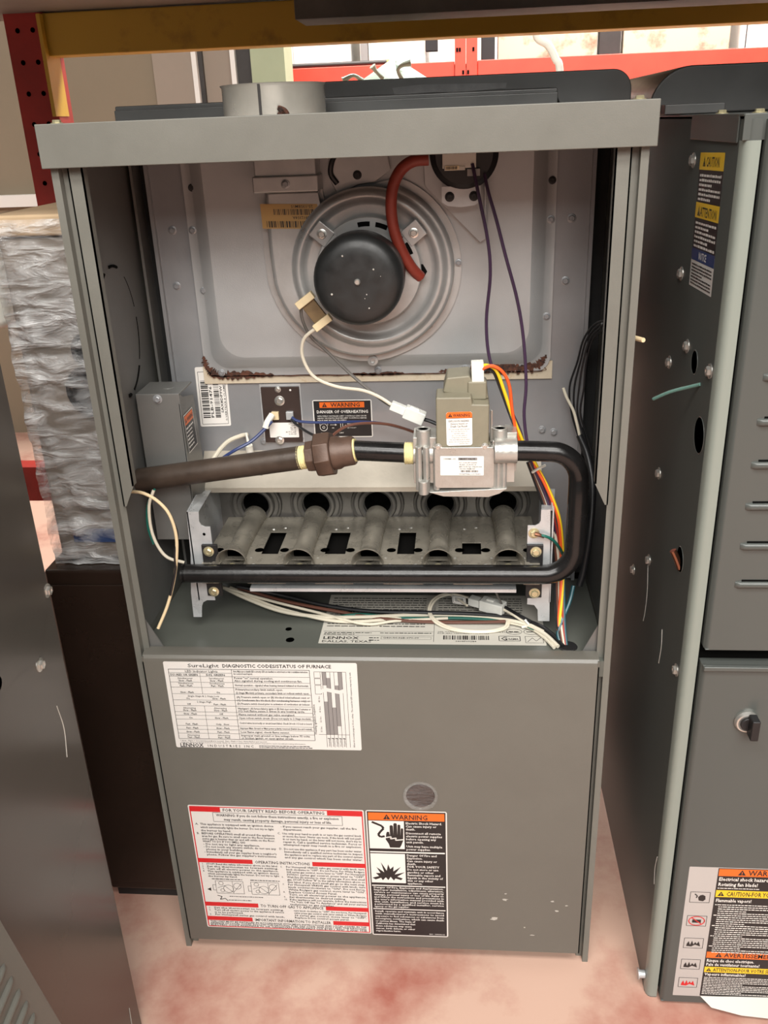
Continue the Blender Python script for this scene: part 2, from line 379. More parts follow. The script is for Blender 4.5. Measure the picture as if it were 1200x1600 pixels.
# ---- insulation gaps beside the inner panel
for x0, x1 in ((3, 24), (515, 531)): MB().box(x0, x1, 206, 210, 462, 1012).build('insulation', 'insul', F)
MB().box(9, 12, 180, 206, 462, 1012).build('edge_strip', 'inner_wall', F)
# ---- knockout stamped in the left wall
kc = (98, 810)
for a0, a1, r in ((72, 96, 1.6), (15, 50, 0.3), (-35, 5, 0.45), (-75, -42, 1.1), (112, 122, 1.5), (-95, -88, 2.0)):
    m = MB(); m.tube([(3.4, kc[0] + 54 * math.cos(math.radians(a0 + (a1 - a0) * t / 6)), kc[1] + 70 * math.sin(math.radians(a0 + (a1 - a0) * t / 6))) for t in range(7)], r, 6, 0, 2); m.build('knockout_slit', 'hole', F)
# ---- inner (vestibule) panel
ves = MB(); ves.box(24, 515, 190, 192, 600, 1012); ves.box(24, 28, 184, 191, 462, 1012); ves.box(511, 515, 184, 191, 462, 1012)
ves.box(24, 62, 190, 192, 462, 600); ves.box(468, 515, 190, 192, 462, 600)
ves = ves.build('inner_panel', 'panel', F)
for p in ((46, 905), (43, 843), (492, 905), (488, 838), (482, 660), (468, 663), (128, 652)): screw((p[0], 190, p[1]), (0, -1, 0), ves, 'panel', 0.8)
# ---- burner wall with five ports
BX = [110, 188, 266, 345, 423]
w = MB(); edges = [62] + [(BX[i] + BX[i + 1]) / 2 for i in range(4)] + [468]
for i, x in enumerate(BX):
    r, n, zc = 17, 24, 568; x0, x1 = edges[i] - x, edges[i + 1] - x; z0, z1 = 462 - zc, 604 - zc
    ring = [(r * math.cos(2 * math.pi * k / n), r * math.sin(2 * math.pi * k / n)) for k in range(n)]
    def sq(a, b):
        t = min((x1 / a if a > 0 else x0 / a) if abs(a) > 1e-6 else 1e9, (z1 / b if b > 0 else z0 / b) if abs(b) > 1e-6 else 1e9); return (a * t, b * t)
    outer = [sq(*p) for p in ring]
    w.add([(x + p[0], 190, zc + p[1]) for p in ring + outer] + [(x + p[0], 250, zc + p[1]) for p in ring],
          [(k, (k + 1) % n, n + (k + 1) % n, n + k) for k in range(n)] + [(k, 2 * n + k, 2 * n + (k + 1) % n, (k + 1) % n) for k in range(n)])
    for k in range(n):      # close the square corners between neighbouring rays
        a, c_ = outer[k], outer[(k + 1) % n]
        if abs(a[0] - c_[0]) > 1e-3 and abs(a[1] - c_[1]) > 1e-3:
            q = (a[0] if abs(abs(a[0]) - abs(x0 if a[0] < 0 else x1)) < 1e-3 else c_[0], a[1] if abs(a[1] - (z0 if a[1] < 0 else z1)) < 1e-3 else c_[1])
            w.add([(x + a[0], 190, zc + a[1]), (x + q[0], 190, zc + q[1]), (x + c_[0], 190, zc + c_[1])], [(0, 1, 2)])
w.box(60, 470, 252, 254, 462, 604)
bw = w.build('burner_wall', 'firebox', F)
for x in BX:
    m = MB(); m.lathe([(17.5, 0), (17.5, 6), (20, 8), (23, 7), (25, 2.5), (29, 2.5), (31, 5), (33, 4), (34, 0)], (x, 190, 568), (0, -1, 0), 40, caps=False)
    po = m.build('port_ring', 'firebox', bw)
    m = MB(); m.lathe([(0.01, 0), (16.8, 0), (16.8, 38)], (x, 231, 568), (0, -1, 0), 24, caps=False); m.build('fire_tube', 'hole', bw)
# ---- blower deck
dk = MB(); dk.box(3, 530, 2, 192, 458.5, 460); dk.box(3, 530, 0.5, 2, 440, 460)
dk = dk.build('blower_deck', 'deck', F)
m = MB(); m.lathe([(0.01, 0), (10, 0), (11, 0.6), (10, 1.5)], (490, 29, 460.2), (0, 0, 1), 20); m.build('wire_grommet', 'black_pl', dk)
for x, y, s in ((166, 62, 1.0), (172, 38, 1.3)):
    m = MB(); m.lathe([(0.01, 0.3), (4 * s, 0.3)], (x, y, 460), (0, 0, 1), 9); m.build('stain', 'dark', dk)
# ---- blower door with rounded top lip
dp = [(-8, 24), (-8, 458), (-6.8, 462), (-4, 465), (0, 466), (12, 466), (12, 464.5), (0, 464.5), (-3.4, 463.5), (-5.6, 461), (-6.6, 458), (-6.6, 26), (2, 26), (2, 24)]
d = MB(); d.prism(dp, 'x', 10, 520); d.box(10, 11.4, -8, 6, 24, 464); d.box(518.6, 520, -8, 6, 24, 464)
door = d.build('blower_door', 'cab_door', F, angle=25)
m = MB(); m.lathe([(0.01, 0.15), (17, 0.15), (17, 0.3)], (322, -8.1, 275), (0, -1, 0), 40); sg = m.build('sight_hole', 'limit_brown', door)
m = MB(); m.lathe([(16.5, 0.2), (20.5, 0.2), (20.5, 3.0), (19.5, 4.0), (17.5, 4.0), (16.5, 2.6), (0.01, 2.2)], (322, -8.1, 275), (0, -1, 0), 40); m.build('sight_glass', 'lens', door)
for i in range(16):
    r = random.Random(i); x = r.uniform(400, 505); z = r.gauss(95, 35); s = r.uniform(1.0, 4)
    m = MB(); n = 8; m.add([(x + s * r.uniform(.5, 2.2) * math.cos(k * 2 * math.pi / n), -8.2, z + s * r.uniform(.3, .9) * math.sin(k * 2 * math.pi / n)) for k in range(n)], [tuple(range(n))])
    if 30 < z < 250 and i % 2 == 0: m.build('scuff_mark', 'scuff', door)

# ---- collector pan, gasket and rust
m = MB(); m.box(63, 477, 186.5, 190, 727, 748); m.build('gasket', 'gasket', ves)
def loft(mb, rings, cap=True):
    n = len(rings[0]); mb.add([p for r in rings for p in r], [(j * n + i, j * n + (i + 1) % n, (j + 1) * n + (i + 1) % n, (j + 1) * n + i) for j in range(len(rings) - 1) for i in range(n)])
    if cap: mb.add(rings[-1], [tuple(range(n))])
pan = MB()
rr = lambda e, y, r: [(p[0], y, p[1]) for p in arc(66 + e + r, 736 + e + r, r, 180, 270, 8) + arc(474 - e - r, 736 + e + r, r, 270, 360, 8) + [(474 - e, 1011), (66 + e, 1011)]]
loft(pan, [rr(0, 188, 18), rr(0, 184, 18), rr(9, 184, 22), rr(11, 182.5, 22), rr(22, 173, 26), rr(26, 171.5, 28)])
pan = pan.build('collector_pan', 'pan', F, angle=50)
for p in ((71, 905), (76, 838), (86, 741), (274, 741), (376, 742), (469, 905), (468, 800)): screw((p[0], 183.8, p[1]), (0, -1, 0), pan, 'panel', 0.72)
screw((469, 945, 0) and (469, 183.8, 945), (0, -1, 0), pan, 'dull', 0.8); screw((76, 183.8, 950), (0, -1, 0), pan, 'dull', 0.8)
def rust(pts, th, seed):
    r = random.Random(seed); P = spline([(a, 0, b) for a, b in pts], 10); up = []; dn = []
    for i, p in enumerate(P):
        t = P[min(i + 1, len(P) - 1)] - P[max(i - 1, 0)]; nn = Vector((-t.z, 0, t.x)).normalized(); e = math.sin(math.pi * i / (len(P) - 1)) ** 0.4
        a = th * r.uniform(0.25, 1.0) * e; c = th * r.uniform(0.1, 0.8) * e
        up.append((p.x + nn.x * a, 183.3, p.z + nn.z * a)); dn.append((p.x - nn.x * c, 183.3, p.z - nn.z * c))
    n = len(up); m = MB(); m.add(up + dn, [(i, i + 1, n + i + 1, n + i) for i in range(n - 1)]); return m
rust([(66, 762), (67, 752), (72, 743), (82, 738), (100, 737), (125, 737.5), (150, 737)], 8, 1).build('rust', 'rust', pan)
rust([(240, 737), (262, 736.5), (290, 737), (305, 737)], 3, 2).build('rust', 'rust', pan)
rust([(376, 738), (392, 741), (410, 741), (430, 740), (452, 741), (463, 746), (470, 756)], 9, 3).build('rust', 'rust', pan)
rust([(68, 747), (72, 741), (82, 737), (180, 736.5), (270, 736), (360, 736.5), (460, 737), (468, 742)], 1.3, 6).build('rust', 'rust', pan)
rust([(345, 738), (355, 739), (362, 738)], 3, 4).build('rust', 'rust', pan)

# ---- inducer (draft fan)
IND = (272, 861)
def spiral(k, n=40):
    out = []
    for i in range(n + 1):
        a = 180 + (250) * i / n; r = 118 - 15 * min(1, (a - 180) / 110) - 4 * (a - 180) / 250
        out.append((IND[0] + (r - k) * math.cos(math.radians(a)), IND[1] + (r - k) * math.sin(math.radians(a))))
    return out
fl = [(154, 947), (154, 885)] + spiral(0)[1:] + [(285, 950), (262, 941), (244, 930), (232, 927), (225, 932), (223, 947)]
bd = [(161, 947), (161, 885)] + spiral(7.5)[1:] + [(285, 941), (262, 934), (246, 923), (230, 920), (220, 928), (217, 947)]
m = MB(); m.prism(fl, 'y', 167.5, 171.4); m.build('inducer_flange', 'scroll', F, angle=30)
m = MB()
cen = Vector((sum(p[0] for p in bd) / len(bd), sum(p[1] for p in bd) / len(bd)))
def ins(e): return [tuple(cen + (Vector(p) - cen) * (1 - e / 100.0)) for p in bd]
loft(m, [[(p[0], 168, p[1]) for p in bd], [(p[0], 158, p[1]) for p in ins(1)], [(p[0], 154.5, p[1]) for p in ins(3)], [(p[0], 154, p[1]) for p in ins(5)]])
ind = m.build('inducer_housing', 'scroll', F, angle=50)
m = MB(); m.lathe([(86, 0.2), (86, 1), (84.5, 1.5), (83, 4), (81, 7.5), (78, 9), (75, 8), (72.5, 5), (70.5, 3), (67, 2), (48, 2)], (IND[0], 154.5, IND[1]), (0, -1, 0), 64, caps=False); m.build('housing_rib', 'scroll', ind, angle=60)
for a, px in ((205, 0), (2, 0)):
    screw((IND[0] + 97 * math.cos(math.radians(a)), 166, IND[1] + 97 * math.sin(math.radians(a))), (0, -1, 0), ind, 'panel', 0.6)
m = MB(); m.lathe([(6, 0), (6, 3), (3, 3.5), (3, 0.5), (0.01, 0.5)], (270, 169, 757), (0, -1, 0), 16); m.build('mount_ear', 'scroll', ind)
m = MB(); m.lathe([(9, 0), (8, 2), (0.01, 2)], (326, 152.4, 858), (0, -1, 0), 6); m.build('hose_port', 'hole', ind)
# outlet neck going up to the collar
m = MB(); m.box(157, 222, 138, 170, 945, 1012); m.box(155, 224, 134, 171, 945, 961); m.build('outlet_neck', 'scroll', F, bevel=1.5)
screw((190, 134, 953), (0, -1, 0), ind, 'panel', 0.75)
m = MB(); m.prism([(232, 1000), (290, 1000), (298, 962), (280, 950), (262, 948), (240, 938), (232, 955)], 'y', 166, 169); tb = m.build('mount_plate', 'scroll', F, bevel=1)
screw((262, 166, 958), (0, -1, 0), tb, 'dull', 0.9); screw((262, 166, 982), (0, -1, 0), tb, 'dull', 0.9)
m = MB(); m.tube([(243, 168, 985), (236, 164, 972), (234, 164, 960), (240, 166, 950)], 3, 8); m.build('edge_seal', 'black_pl', tb)
# motor
m = MB(); m.lathe([(40, 0), (40, 34)], (IND[0], 152, IND[1]), (0, -1, 0), 40); mo = m.build('motor', 'dark', F)
m = MB(); m.lathe([(40, 1.5), (56, 1.5), (57, 0.5), (57, -1), (40, -1)], (IND[0], 143, IND[1]), (0, -1, 0), 48, caps=False); m.build('mount_ring', 'scroll', mo)
for a in range(20, 100, 22):
    pts = [(IND[0] + r * math.cos(math.radians(x)), IND[1] + r * math.sin(math.radians(x))) for r, xs in ((47, (a, a + 5, a + 10, a + 15)), (52, (a + 15, a + 10, a + 5, a))) for x in xs]
    m = MB(); m.prism(pts, 'y', 141.2, 141.6); m.build('vent_slot', 'hole', mo)
for a in (38, 140):
    ca, sa = math.cos(math.radians(a)), math.sin(math.radians(a)); u = Vector((ca, 0, sa)); v = Vector((-sa, 0, ca)); c0 = Vector((IND[0], 143, IND[1])) + u * 63
    m = MB(); m.obox(c0, u, v, (0, -1, 0), 11, 10, 2.2); m.build('mount_tab', 'scroll', mo, bevel=1.5)
    screw(c0 + Vector((0, -2.2, 0)), (0, -1, 0), mo, 'steel', 0.85)
m = MB(); R0 = 47
m.lathe([(R0, 0), (R0, 26), (R0 - 1, 30), (R0 - 3.5, 34), (R0 - 8, 37), (R0 - 14, 38.4), (R0 - 22, 39), (8, 39.2), (0.01, 39.2)], (IND[0] - 6, 121, IND[1] - 1), (0, -1, 0), 64)
cap = m.build('motor_cap', 'motor', mo, angle=60)
m = MB(); m.lathe([(3.2, 0), (3.2, 2), (2.2, 3), (0.01, 3)], (IND[0] - 6, 81.8, IND[1] - 1), (0, -1, 0), 14); m.build('shaft_end', 'steel', cap)
for x, z, s in ((-14, 26, 1.1), (17, 12, 1.0), (-27, -12, 1.2), (11, -27, 0.9), (9, -13, 0.7), (24, 5, 0.5), (7, -17, 0.5)):
    m = MB(); m.lathe([(s, 0), (s * 0.6, 0.5), (0.01, 0.5)], (IND[0] - 6 + x, 81.8, IND[1] - 1 + z), (0, -1, 0), 7); m.build('scratch', 'scuff', cap)
# terminal block on the motor
tbk = MB(); d1 = Vector((30, 0, -42)).normalized(); d2 = Vector((42, 0, 30)).normalized(); tc = Vector((213.0, 122.0, 823.8))
tbk.obox(tc, d1, d2, (0, -1, 0), 13, 8, 2.5); tbk = tbk.build('terminal_plate', 'brown_term', mo, bevel=0.8)
for k in (-1, 1):
    m = MB(); m.obox(tc + d1 * 15 * k + Vector((0, -2, 0)), d2, d1, (0, -1, 0), 11, 4.2, 4.5); m.build('wire_plug', 'cream', mo, bevel=0.8)

# ---- tan bar-code sticker on the inducer
s = Sticker((157, 153.8, 933), (1, 0, -0.03), (0.03, 0, -1), 62, 25.5, 'tan_lab', 0.5)
s.text('25-135BM15', 45, 1.2, 2.9, 'ink', 24, 0, 'c', 180); s.bars(14, 5.2, 57, 11.2, 'ink', 5); s.text('08G802358A', 46, 12.6, 3.0, 'ink', 24, 0, 'c', 180); s.bars(5, 17.6, 57, 24.2, 'ink', 6)
s.build('barcode_sticker', ind)

# ---- pressure switch, bracket and red hose
m = MB(); pts = [(332.2, 168.0, 979.7), (333.6, 168.0, 944.9), (357.9, 168.0, 919.5), (392.2, 168.0, 885.4), (399.1, 168.0, 889.3), (402.3, 168.0, 977.2)]
m.prism([(p[0], p[2]) for p in pts], 'y', 163.5, 166); m.box(396, 398, 150, 166, 905, 1000); br = m.build('switch_bracket', 'pan', F, bevel=0.6)
m = MB(); m.prism([(352, 945), (352, 930), (358, 926), (372, 924.5), (386, 926), (392, 930), (392, 945)], 'y', 138, 141); m.build('switch_tab', 'galv', br)
for x in (360, 385): screw((x, 138, 935), (0, -1, 0), br, 'dull', 0.95)
m = MB(); m.lathe([(34, 0), (35, 2), (35, 7), (33, 9), (31, 13), (29, 15), (0.01, 15)], (375, 146, 976), (0, -1, 0), 48); psw = m.build('pressure_switch', 'black_pl', F)
m = MB(); m.box(353, 387, 126, 131, 963, 1000); m.box(355, 376, 125.4, 126.4, 961, 965); m.build('switch_cover', 'foil', psw, bevel=0.8)
m = MB(); m.box(378, 391, 127, 131, 955, 962); m.build('terminal', 'grey_ink', psw, bevel=0.5)
s = Sticker((356, 125.2, 965.5), **FRONT, w=14, h=4, base='cream', r=0.2); s.bars(1, 0.6, 12, 3.4, 'ink', 3); s.build('switch_sticker', psw)
hp = [(338.8, 128.0, 972.3), (323.3, 126.0, 971.1), (310.9, 124.0, 963.1), (302.6, 123.0, 947.6), (299.9, 124.0, 927.1), (302.2, 127.0, 904.5), (309.3, 132.0, 883.0), (318.8, 138.0, 864.7), (327.8, 145.0, 853.3)]
MB().tube(hp, 6.0, 14, 0, 6).build('pressure_hose', 'hose', F)

# ---- limit switch
m = MB(); m.box(129, 179, 188.6, 190, 651, 725); ls = m.build('limit_plate', 'galv', F)
m = MB(); m.box(131, 177.5, 185.5, 188.6, 652, 722); m.build('limit_switch', 'limit_brown', ls, bevel=0.6)
for p in ((153, 705, 1.0), (149, 655, 0.9), (152, 719, 0.6)): screw((p[0], 185.4, p[1]), (0, -1, 0), ls, 'steel', p[2])
m = MB(); m.lathe([(1.3, 0), (0.01, 0.4)], (167, 185.4, 718), (0, -1, 0), 10); m.build('rivet', 'pwhite', ls)
for x in (147, 165): m = MB(); m.box(x - 5, x + 4, 181, 185.5, 682, 692); m.build('terminal', 'cream' if x < 150 else 'galv', ls, bevel=0.6)
m = MB(); m.tube([(144, 178, 690), (139, 172, 683), (136, 170, 676)], 4, 10); m.build('wire_plug', 'white_pl', ls)
s = Sticker((137.5, 185, 677.5), **FRONT, w=36, h=19, base='pwhite', r=1)
for k, t in enumerate(('LH003-', '150F-', 'RL-44', 'FI+10', 'AUTO-60F', '5-99-CF')): s.text(t, 33, 2.2 + 2.7 * k, 2.0, 'ink', None, 0, 'r', 0)
s.build('limit_sticker', ls)
# ---- stickers on the inner panel
s = Sticker((52, 189.6, 747), (1, 0, 0.02), (-0.02, 0, -1), 38.5, 75, 'pwhite', 2)
s.frame(3, 6, 35.5, 72, 0.5, 'ink'); s.bars(5, 17, 14, 64, 'ink', 8, True); s.text('PLB-91476', 18.4, 64, 3.3, 'ink', 40, 1, 'l', -90); s.bars(20.5, 17, 27, 64, 'ink', 9, True)
s.text('SAX8DP9W', 31, 58, 2.9, 'ink', 34, 1, 'l', -90); s.text('0-VERTEX8-8 CLAMP', 34.8, 68, 2.2, 'ink', 46, 0, 'l', -90)
s.build('barcode_label', ves)
s = Sticker((192, 189.6, 704), **FRONT, w=72, h=47.5, base='pwhite', r=2)
s.rect(1.2, 1.2, 70.8, 46.3, 'black_lab', 0.35); s.rect(8.5, 2.8, 63, 9.8, 'porange', 0.42); s.alert(11.5, 9, 5.6); s.text('WARNING', 22, 8.7, 5, 'ink', 36, 1)
s.text('DANGER OF OVERHEATING', 36, 16.6, 3.6, 'pwhite', 63, 1, 'c')
for k, t in enumerate(('IMPROPERLY INSTALLED LIMIT CONTROLS CAN CAUSE', 'INJURY OR DEATH. ENSURE LIMIT CONTROLS ARE IN', 'PLACE AND SECURED PROPERLY.')): s.text(t, 5, 21 + 2.7 * k, 1.5, 'pwhite', 60 if k < 2 else 36)
s.path([(12 + 4.5 * math.cos(a / 3), 34.5 + 4.5 * math.sin(a / 3)) for a in range(20)], 0.6, 'pwhite'); s.path([(12 + 1.4 * math.cos(a / 2), 34.5 + 1.4 * math.sin(a / 2)) for a in range(14)], 0.6, 'pwhite')
s.path([(7.5, 34), (7.5, 28.6), (17, 28.6), (17, 32)], 0.6, 'pwhite'); s.text('BLOWER', 8, 42.8, 1.5, 'pwhite'); s.line(20, 31.5, 26, 31.5, 0.5, 'pwhite'); s.poly([(26, 30.3), (28.5, 31.5), (26, 32.7)], 'pwhite'); s.text('AIR', 22, 36, 1.4, 'pwhite')
s.frame(33, 28, 35.5, 37, 0.6, 'pwhite'); s.text('LIMIT', 31, 42.5, 1.6, 'pwhite'); s.line(38, 32, 46, 32, 0.5, 'pwhite'); s.text('PRIMARY LIMIT', 41, 31, 1.3, 'pwhite'); s.text('SECONDARY', 41, 36, 1.3, 'pwhite')
s.build('overheating_label', ves)
# ---- junction box
m = MB(); m.box(8, 58, 100, 101.5, 560, 739); m.box(8, 58, 100, 152, 738, 740); m.box(8, 9.5, 100, 152, 560, 739)
jb = m.build('junction_box', 'inner_wall', F, bevel=0.8)
m = MB(); m.prism([(100, 560), (100, 728), (104, 739), (112, 733), (152, 724), (165, 560)], 'x', 56.5, 58); m.build('box_cover', 'inner_wall', jb)
screw((33, 100, 734), (0, -1, 0), jb, 'panel', 0.85)
m = MB(); m.lathe([(7, 0), (6.4, 0.6), (0.01, 0.6)], (38, 126, 740), (0, 0, 1), 16); m.build('knockout', 'inner_wall', jb)
s = Sticker((58.4, 103, 713), (0, 1, 0.0), (0.0, 0.1, -1), 36, 47, 'pwhite', 1)
s.rect(1.2, 1.2, 34.8, 45.8, 'black_lab', 0.35); s.rect(2, 2, 34, 13, 'porange', 0.42); s.alert(3, 10.5, 6); s.text('WARNING', 11, 10.4, 5, 'ink', 22, 1)
for k in range(6): s.fine(3, 18.5 + 4.6 * k, 24 if k else 30, 2.2, 'pwhite', 20 + k)
s.build('box_warning_sticker', jb)

# ---- burner box: hood, brackets, perforated tray, five burners
m = MB(); hp = [(190, 640), (150, 606), (150, 600), (151.2, 600), (151.2, 605.4), (190, 638)]
m.prism(hp, 'x', 51, 467); m.build('burner_hood', 'hood', F)
for sgn, X0 in ((1, 0), (-1, 534)):
    T = lambda x: X0 + sgn * x
    o = [(62, 614), (76, 614), (75, 602), (77, 597), (81, 595), (87, 595), (87, 535), (82, 535), (82, 500), (72, 500), (67, 497), (65, 492), (63, 477), (53, 477), (54, 510), (60, 560)] if sgn > 0 else \
        [(66, 615), (76, 615), (76, 602), (78, 598), (82, 596), (90, 596), (90, 535), (82, 535), (82, 505), (88, 505), (88, 497), (80, 496), (76, 490), (75, 475), (62, 475), (64, 545)]
    m = MB(); m.prism([(T(p[0]), p[1]) for p in o], 'y', 60, 61.5)
    m.prism([(60, 500), (60, 614), (100, 618), (150, 600), (190, 600), (190, 500)], 'x', *sorted((T(62), T(63.5))))
    bk = m.build('burner_bracket', 'galv', F)
    # top lip running back to the hood
    m = MB(); m.add([(T(62), 60, 614), (T(76), 60, 614), (T(66), 150, 603), (T(52), 150, 603)], [(0, 1, 2, 3)]); m.build('bracket_lip', 'galv', bk)
    cx = 84 if sgn > 0 else 81.5
    for z0, z1, zs in ((548, 574, 566), (508, 533, 514)):
        m = MB(); m.box(*sorted((T(cx - 9), T(cx + 9))), 56, 60, z0, z1); pl = m.build('manifold_clip', 'black_pl', bk, bevel=0.5)
        screw((T(cx - 1), 56, zs), (0, -1, 0), pl, 'brass', 1.0)
    if sgn < 0: screw((T(83), 60, 587), (0, -1, 0), bk, 'brass', 1.0)
    else:
        m = MB(); m.lathe([(0.01, 0.2), (1.8, 0.2)], (T(79), 59.9, 586), (0, -1, 0), 10); m.build('hole', 'hole', bk)
tr = MB(); zt0, zt1 = 550.6, 552
wx = [(138, 158), (213, 237), (297, 317), (372, 394)]
tr.box(74, 458, 64, 78, zt0, zt1); tr.box(74, 458, 139, 184, zt0, zt1)
xs = [74] + [v for w_ in wx for v in w_] + [458]
for i in range(0, len(xs), 2): tr.box(xs[i], xs[i + 1], 78, 139, zt0, zt1)
tr.box(372, 394, 106, 139, zt0 + 1.6, zt1 + 1.6); 
fx = [74] + [v for x in BX for v in (x - 17, x + 17)] + [458]
for i in range(0, len(fx), 2): tr.box(fx[i], fx[i + 1], 46, 64, zt0, zt1); tr.box(fx[i], fx[i + 1], 46, 47.2, 530, 552)
tr = tr.build('burner_tray', 'burner', F)
MB().box(76, 456, 74, 184, 540, 541).build('shade_sheet', 'hole', tr)  # black sheet standing in for the shade below the tray windows
MB().box(130, 432, 42, 60, 522, 526).build('tray_edge', 'galv', tr)
for i, x in enumerate(BX):
    prof = [(18, 0), (18.4, 1.0), (17, 4), (14.4, 12), (12.2, 24), (11.4, 40), (11.6, 70), (12.4, 100), (13.4, 122), (14.6, 132), (13.6, 132), (12.2, 120), (11.2, 100), (10.4, 70), (10.2, 40), (10.6, 24), (12.6, 14), (15.6, 5), (17.4, 0.4)]
    m = MB(); m.lathe(prof + [prof[0]], (x, 47, 555), (0, 1, 0), 32); bu = m.build('burner', 'burner', F, angle=50)
    m = MB(); m.lathe([(0.01, 0), (10.2, 0)], (x, 72, 555), (0, 1, 0), 20); m.build('throat', 'hole', bu)
    m = MB(); m.lathe([(5.5, 0), (5.5, 12), (3, 14), (0.01, 14)], (x, 40, 548), (0, 1, 0), 12); m.build('orifice', 'brass', bu)
    # crossover flanges pressed beside each mouth
    for k in (-1, 1): MB().add([(x + k * 14, 49, 553.2), (x + k * 26, 49, 553.2), (x + k * 20, 66, 553.2), (x + k * 12, 66, 553.2)], [(0, 1, 2, 3)]).build('crossover', 'burner', bu)
    for k, y in ((-24, 88), (24, 88)):
        m = MB(); m.lathe([(0.01, 0.2), (5.4, 0.2)], (x + k, y, 552), (0, 0, 1), 14); h_ = m.build('slot', 'hole', bu); h_.scale = (1, 1, 1)
    for k, y in ((-18, 66), (19, 66), (-25, 50), (25, 50), (30, 146), (44, 150)):
        m = MB(); m.lathe([(2.2, 0), (1.6, 1.2), (0.01, 1.5)], (x + k, y, 552), (0, 0, 1), 8)
        if x + k < 458: m.build('rivet', 'steel', bu)

# ---- manifold and gas piping
R_ = 10.8
mp = [(58, 42, 545), (70, 42, 545), (250, 42, 545), (440, 42, 545)] + [(462 + 32 * math.sin(t * math.pi / 2 / 6), 42 + 2 * t / 6, 577 - 32 * math.cos(t * math.pi / 2 / 6)) for t in range(0, 7)] + \
     [(494.5, 45, 610), (495, 47, 640)] + [(464 + 31 * math.cos(t * math.pi / 2 / 6), 50, 655 + 31 * math.sin(t * math.pi / 2 / 6)) for t in range(0, 7)] + [(448, 52, 686), (426, 54, 686)]
mani = MB().tube(mp, R_, 20, 0, 3).build('manifold_pipe', 'black_pipe', F)
for z in (541.5,): MB().cyl((57.6, 42, 545), (59, 42, 545), 9.2, 9.2, 20).build('pipe_plug', 'black_pipe', mani)
for x in BX: MB().cyl((x, 38, 543), (x, 46, 546), 7.5, 7.0, 14).build('spud', 'black_pipe', mani)
# brown supply pipe through the left wall, union, nipple
a, b_ = Vector((-12, 82, 642)), Vector((194, 74, 672.5)); ax = (b_ - a).normalized()
MB().tube([a, a.lerp(b_, 0.5), b_], 13.2, 24, 0, 4).build('gas_pipe', 'brown_pipe', F)
def thread(p, d, L, r, name='thread_seal'):
    p = Vector(p); m = MB(); pr = []
    for k in range(int(L / 2)): pr += [(r - 0.5, k * 2), (r + 0.5, k * 2 + 1)]
    m.lathe(pr, p, d, 20); return m.build(name, 'dope', F)
thread(b_ - ax * 2, ax, 12, 12.9)
uo = b_ + ax * 8
m = MB(); m.lathe([(12, 0), (17.5, 1), (18, 12), (16, 14), (13, 14)], uo, ax, 8); un = m.build('pipe_union', 'union', F, bevel=1)
m = MB(); m.lathe([(18, 10), (24, 11.5), (25, 13), (25, 28), (24, 30), (18, 30)], uo, ax, 8); m.build('union_nut', 'union', un, bevel=1.2)
m = MB(); m.lathe([(18.5, 30), (18.5, 36), (16.5, 40), (16, 52), (15, 54), (11, 54)], uo, ax, 28); m.build('union_tail', 'union', un)
e0 = uo + ax * 53; e1 = Vector((322, 68, 679))
thread(e0, ax, 5, 12.4)
MB().tube([e0, e0.lerp(e1, 0.5), e1], 11, 20, 0, 3).build('pipe_nipple', 'black_pipe', F)
thread(e1 - Vector((12, 0, 0)), (1, 0, 0), 12, 11.8)

# ---- gas valve
m = MB()
m.prism(rrect(343, 406, 646, 692, 4), 'y', 48, 96); m.box(320, 345, 58, 92, 648, 700); m.box(404, 428, 54, 94, 650, 697)
m.prism([(336, 642), (420, 646), (412, 640), (400, 636), (352, 637)], 'y', 46, 94)
m.lathe([(13, 0), (13, 26), (14, 27)], (320, 68, 679), (1, 0, 0), 20); m.lathe([(13.5, 0), (13.5, 24)], (406, 54, 686), (1, 0, 0), 20)
for x, y in ((331, 62), (412, 62)):
    m.cyl((x, y, 690), (x, y, 708), 8.5, 8, 18); m.lathe([(8, 18), (8.5, 19), (5.5, 19.2), (5.2, 17)], (x, y, 690), (0, 0, 1), 18)
for x in (326, 334, 345, 404, 410, 416): m.cyl((x, 52, 643), (x, 52, 692), 3.6, 3.6, 12)
m.cyl((331, 47, 640), (331, 47, 655), 5.5, 5.5, 14); m.box(418, 430, 60, 88, 660, 704)
gv = m.build('gas_valve', 'cast', F, angle=30, bevel=1.0)
m = MB(); m.prism([(345, 691), (400, 691), (400.5, 738), (383, 738.5), (382, 746), (345, 746)], 'y', 50, 86)
m.prism([(352, 746), (400, 738), (398, 752), (384, 756), (380, 764), (356, 762)], 'y', 68, 108); m.box(378, 398, 66, 84, 738, 758); m.box(345, 402, 56, 96, 690, 694)
m.build('valve_cover', 'taupe', gv, bevel=2.2)
m = MB(); m.lathe([(1.3, 0), (1.3, 34)], (403, 62, 694), (0, 0, 1), 8); m.build('bleed_pin', 'steel', gv)
for x in (347, 396): screw((x, 50, 692), (0, -1, 0), gv, 'steel', 0.65)
m = MB(); m.obox((388.5, 72, 766), (1, 0, 0.04), (-0.04, 0, 1), (0, 1, 0), 6.4, 12.5, 5); m.build('wire_plug', 'white_pl', gv, bevel=0.8)
s = Sticker((355.5, 49.6, 730.5), (1, 0, 0.02), (0.015, 0, -1), 27, 37, 'pwhite', 2.5)
s.poly([(0, 6.6), (0, 2.5), (0.8, 0.8), (2.5, 0), (24.5, 0), (26.2, 0.8), (27, 2.5), (27, 6.6)], 'porange', 0.4); s.rect(0, 6.6, 27, 7.0, 'ink'); s.alert(2.2, 5.4, 3.9); s.text('WARNING', 7.2, 5.3, 3.3, 'ink', 17.6, 1)
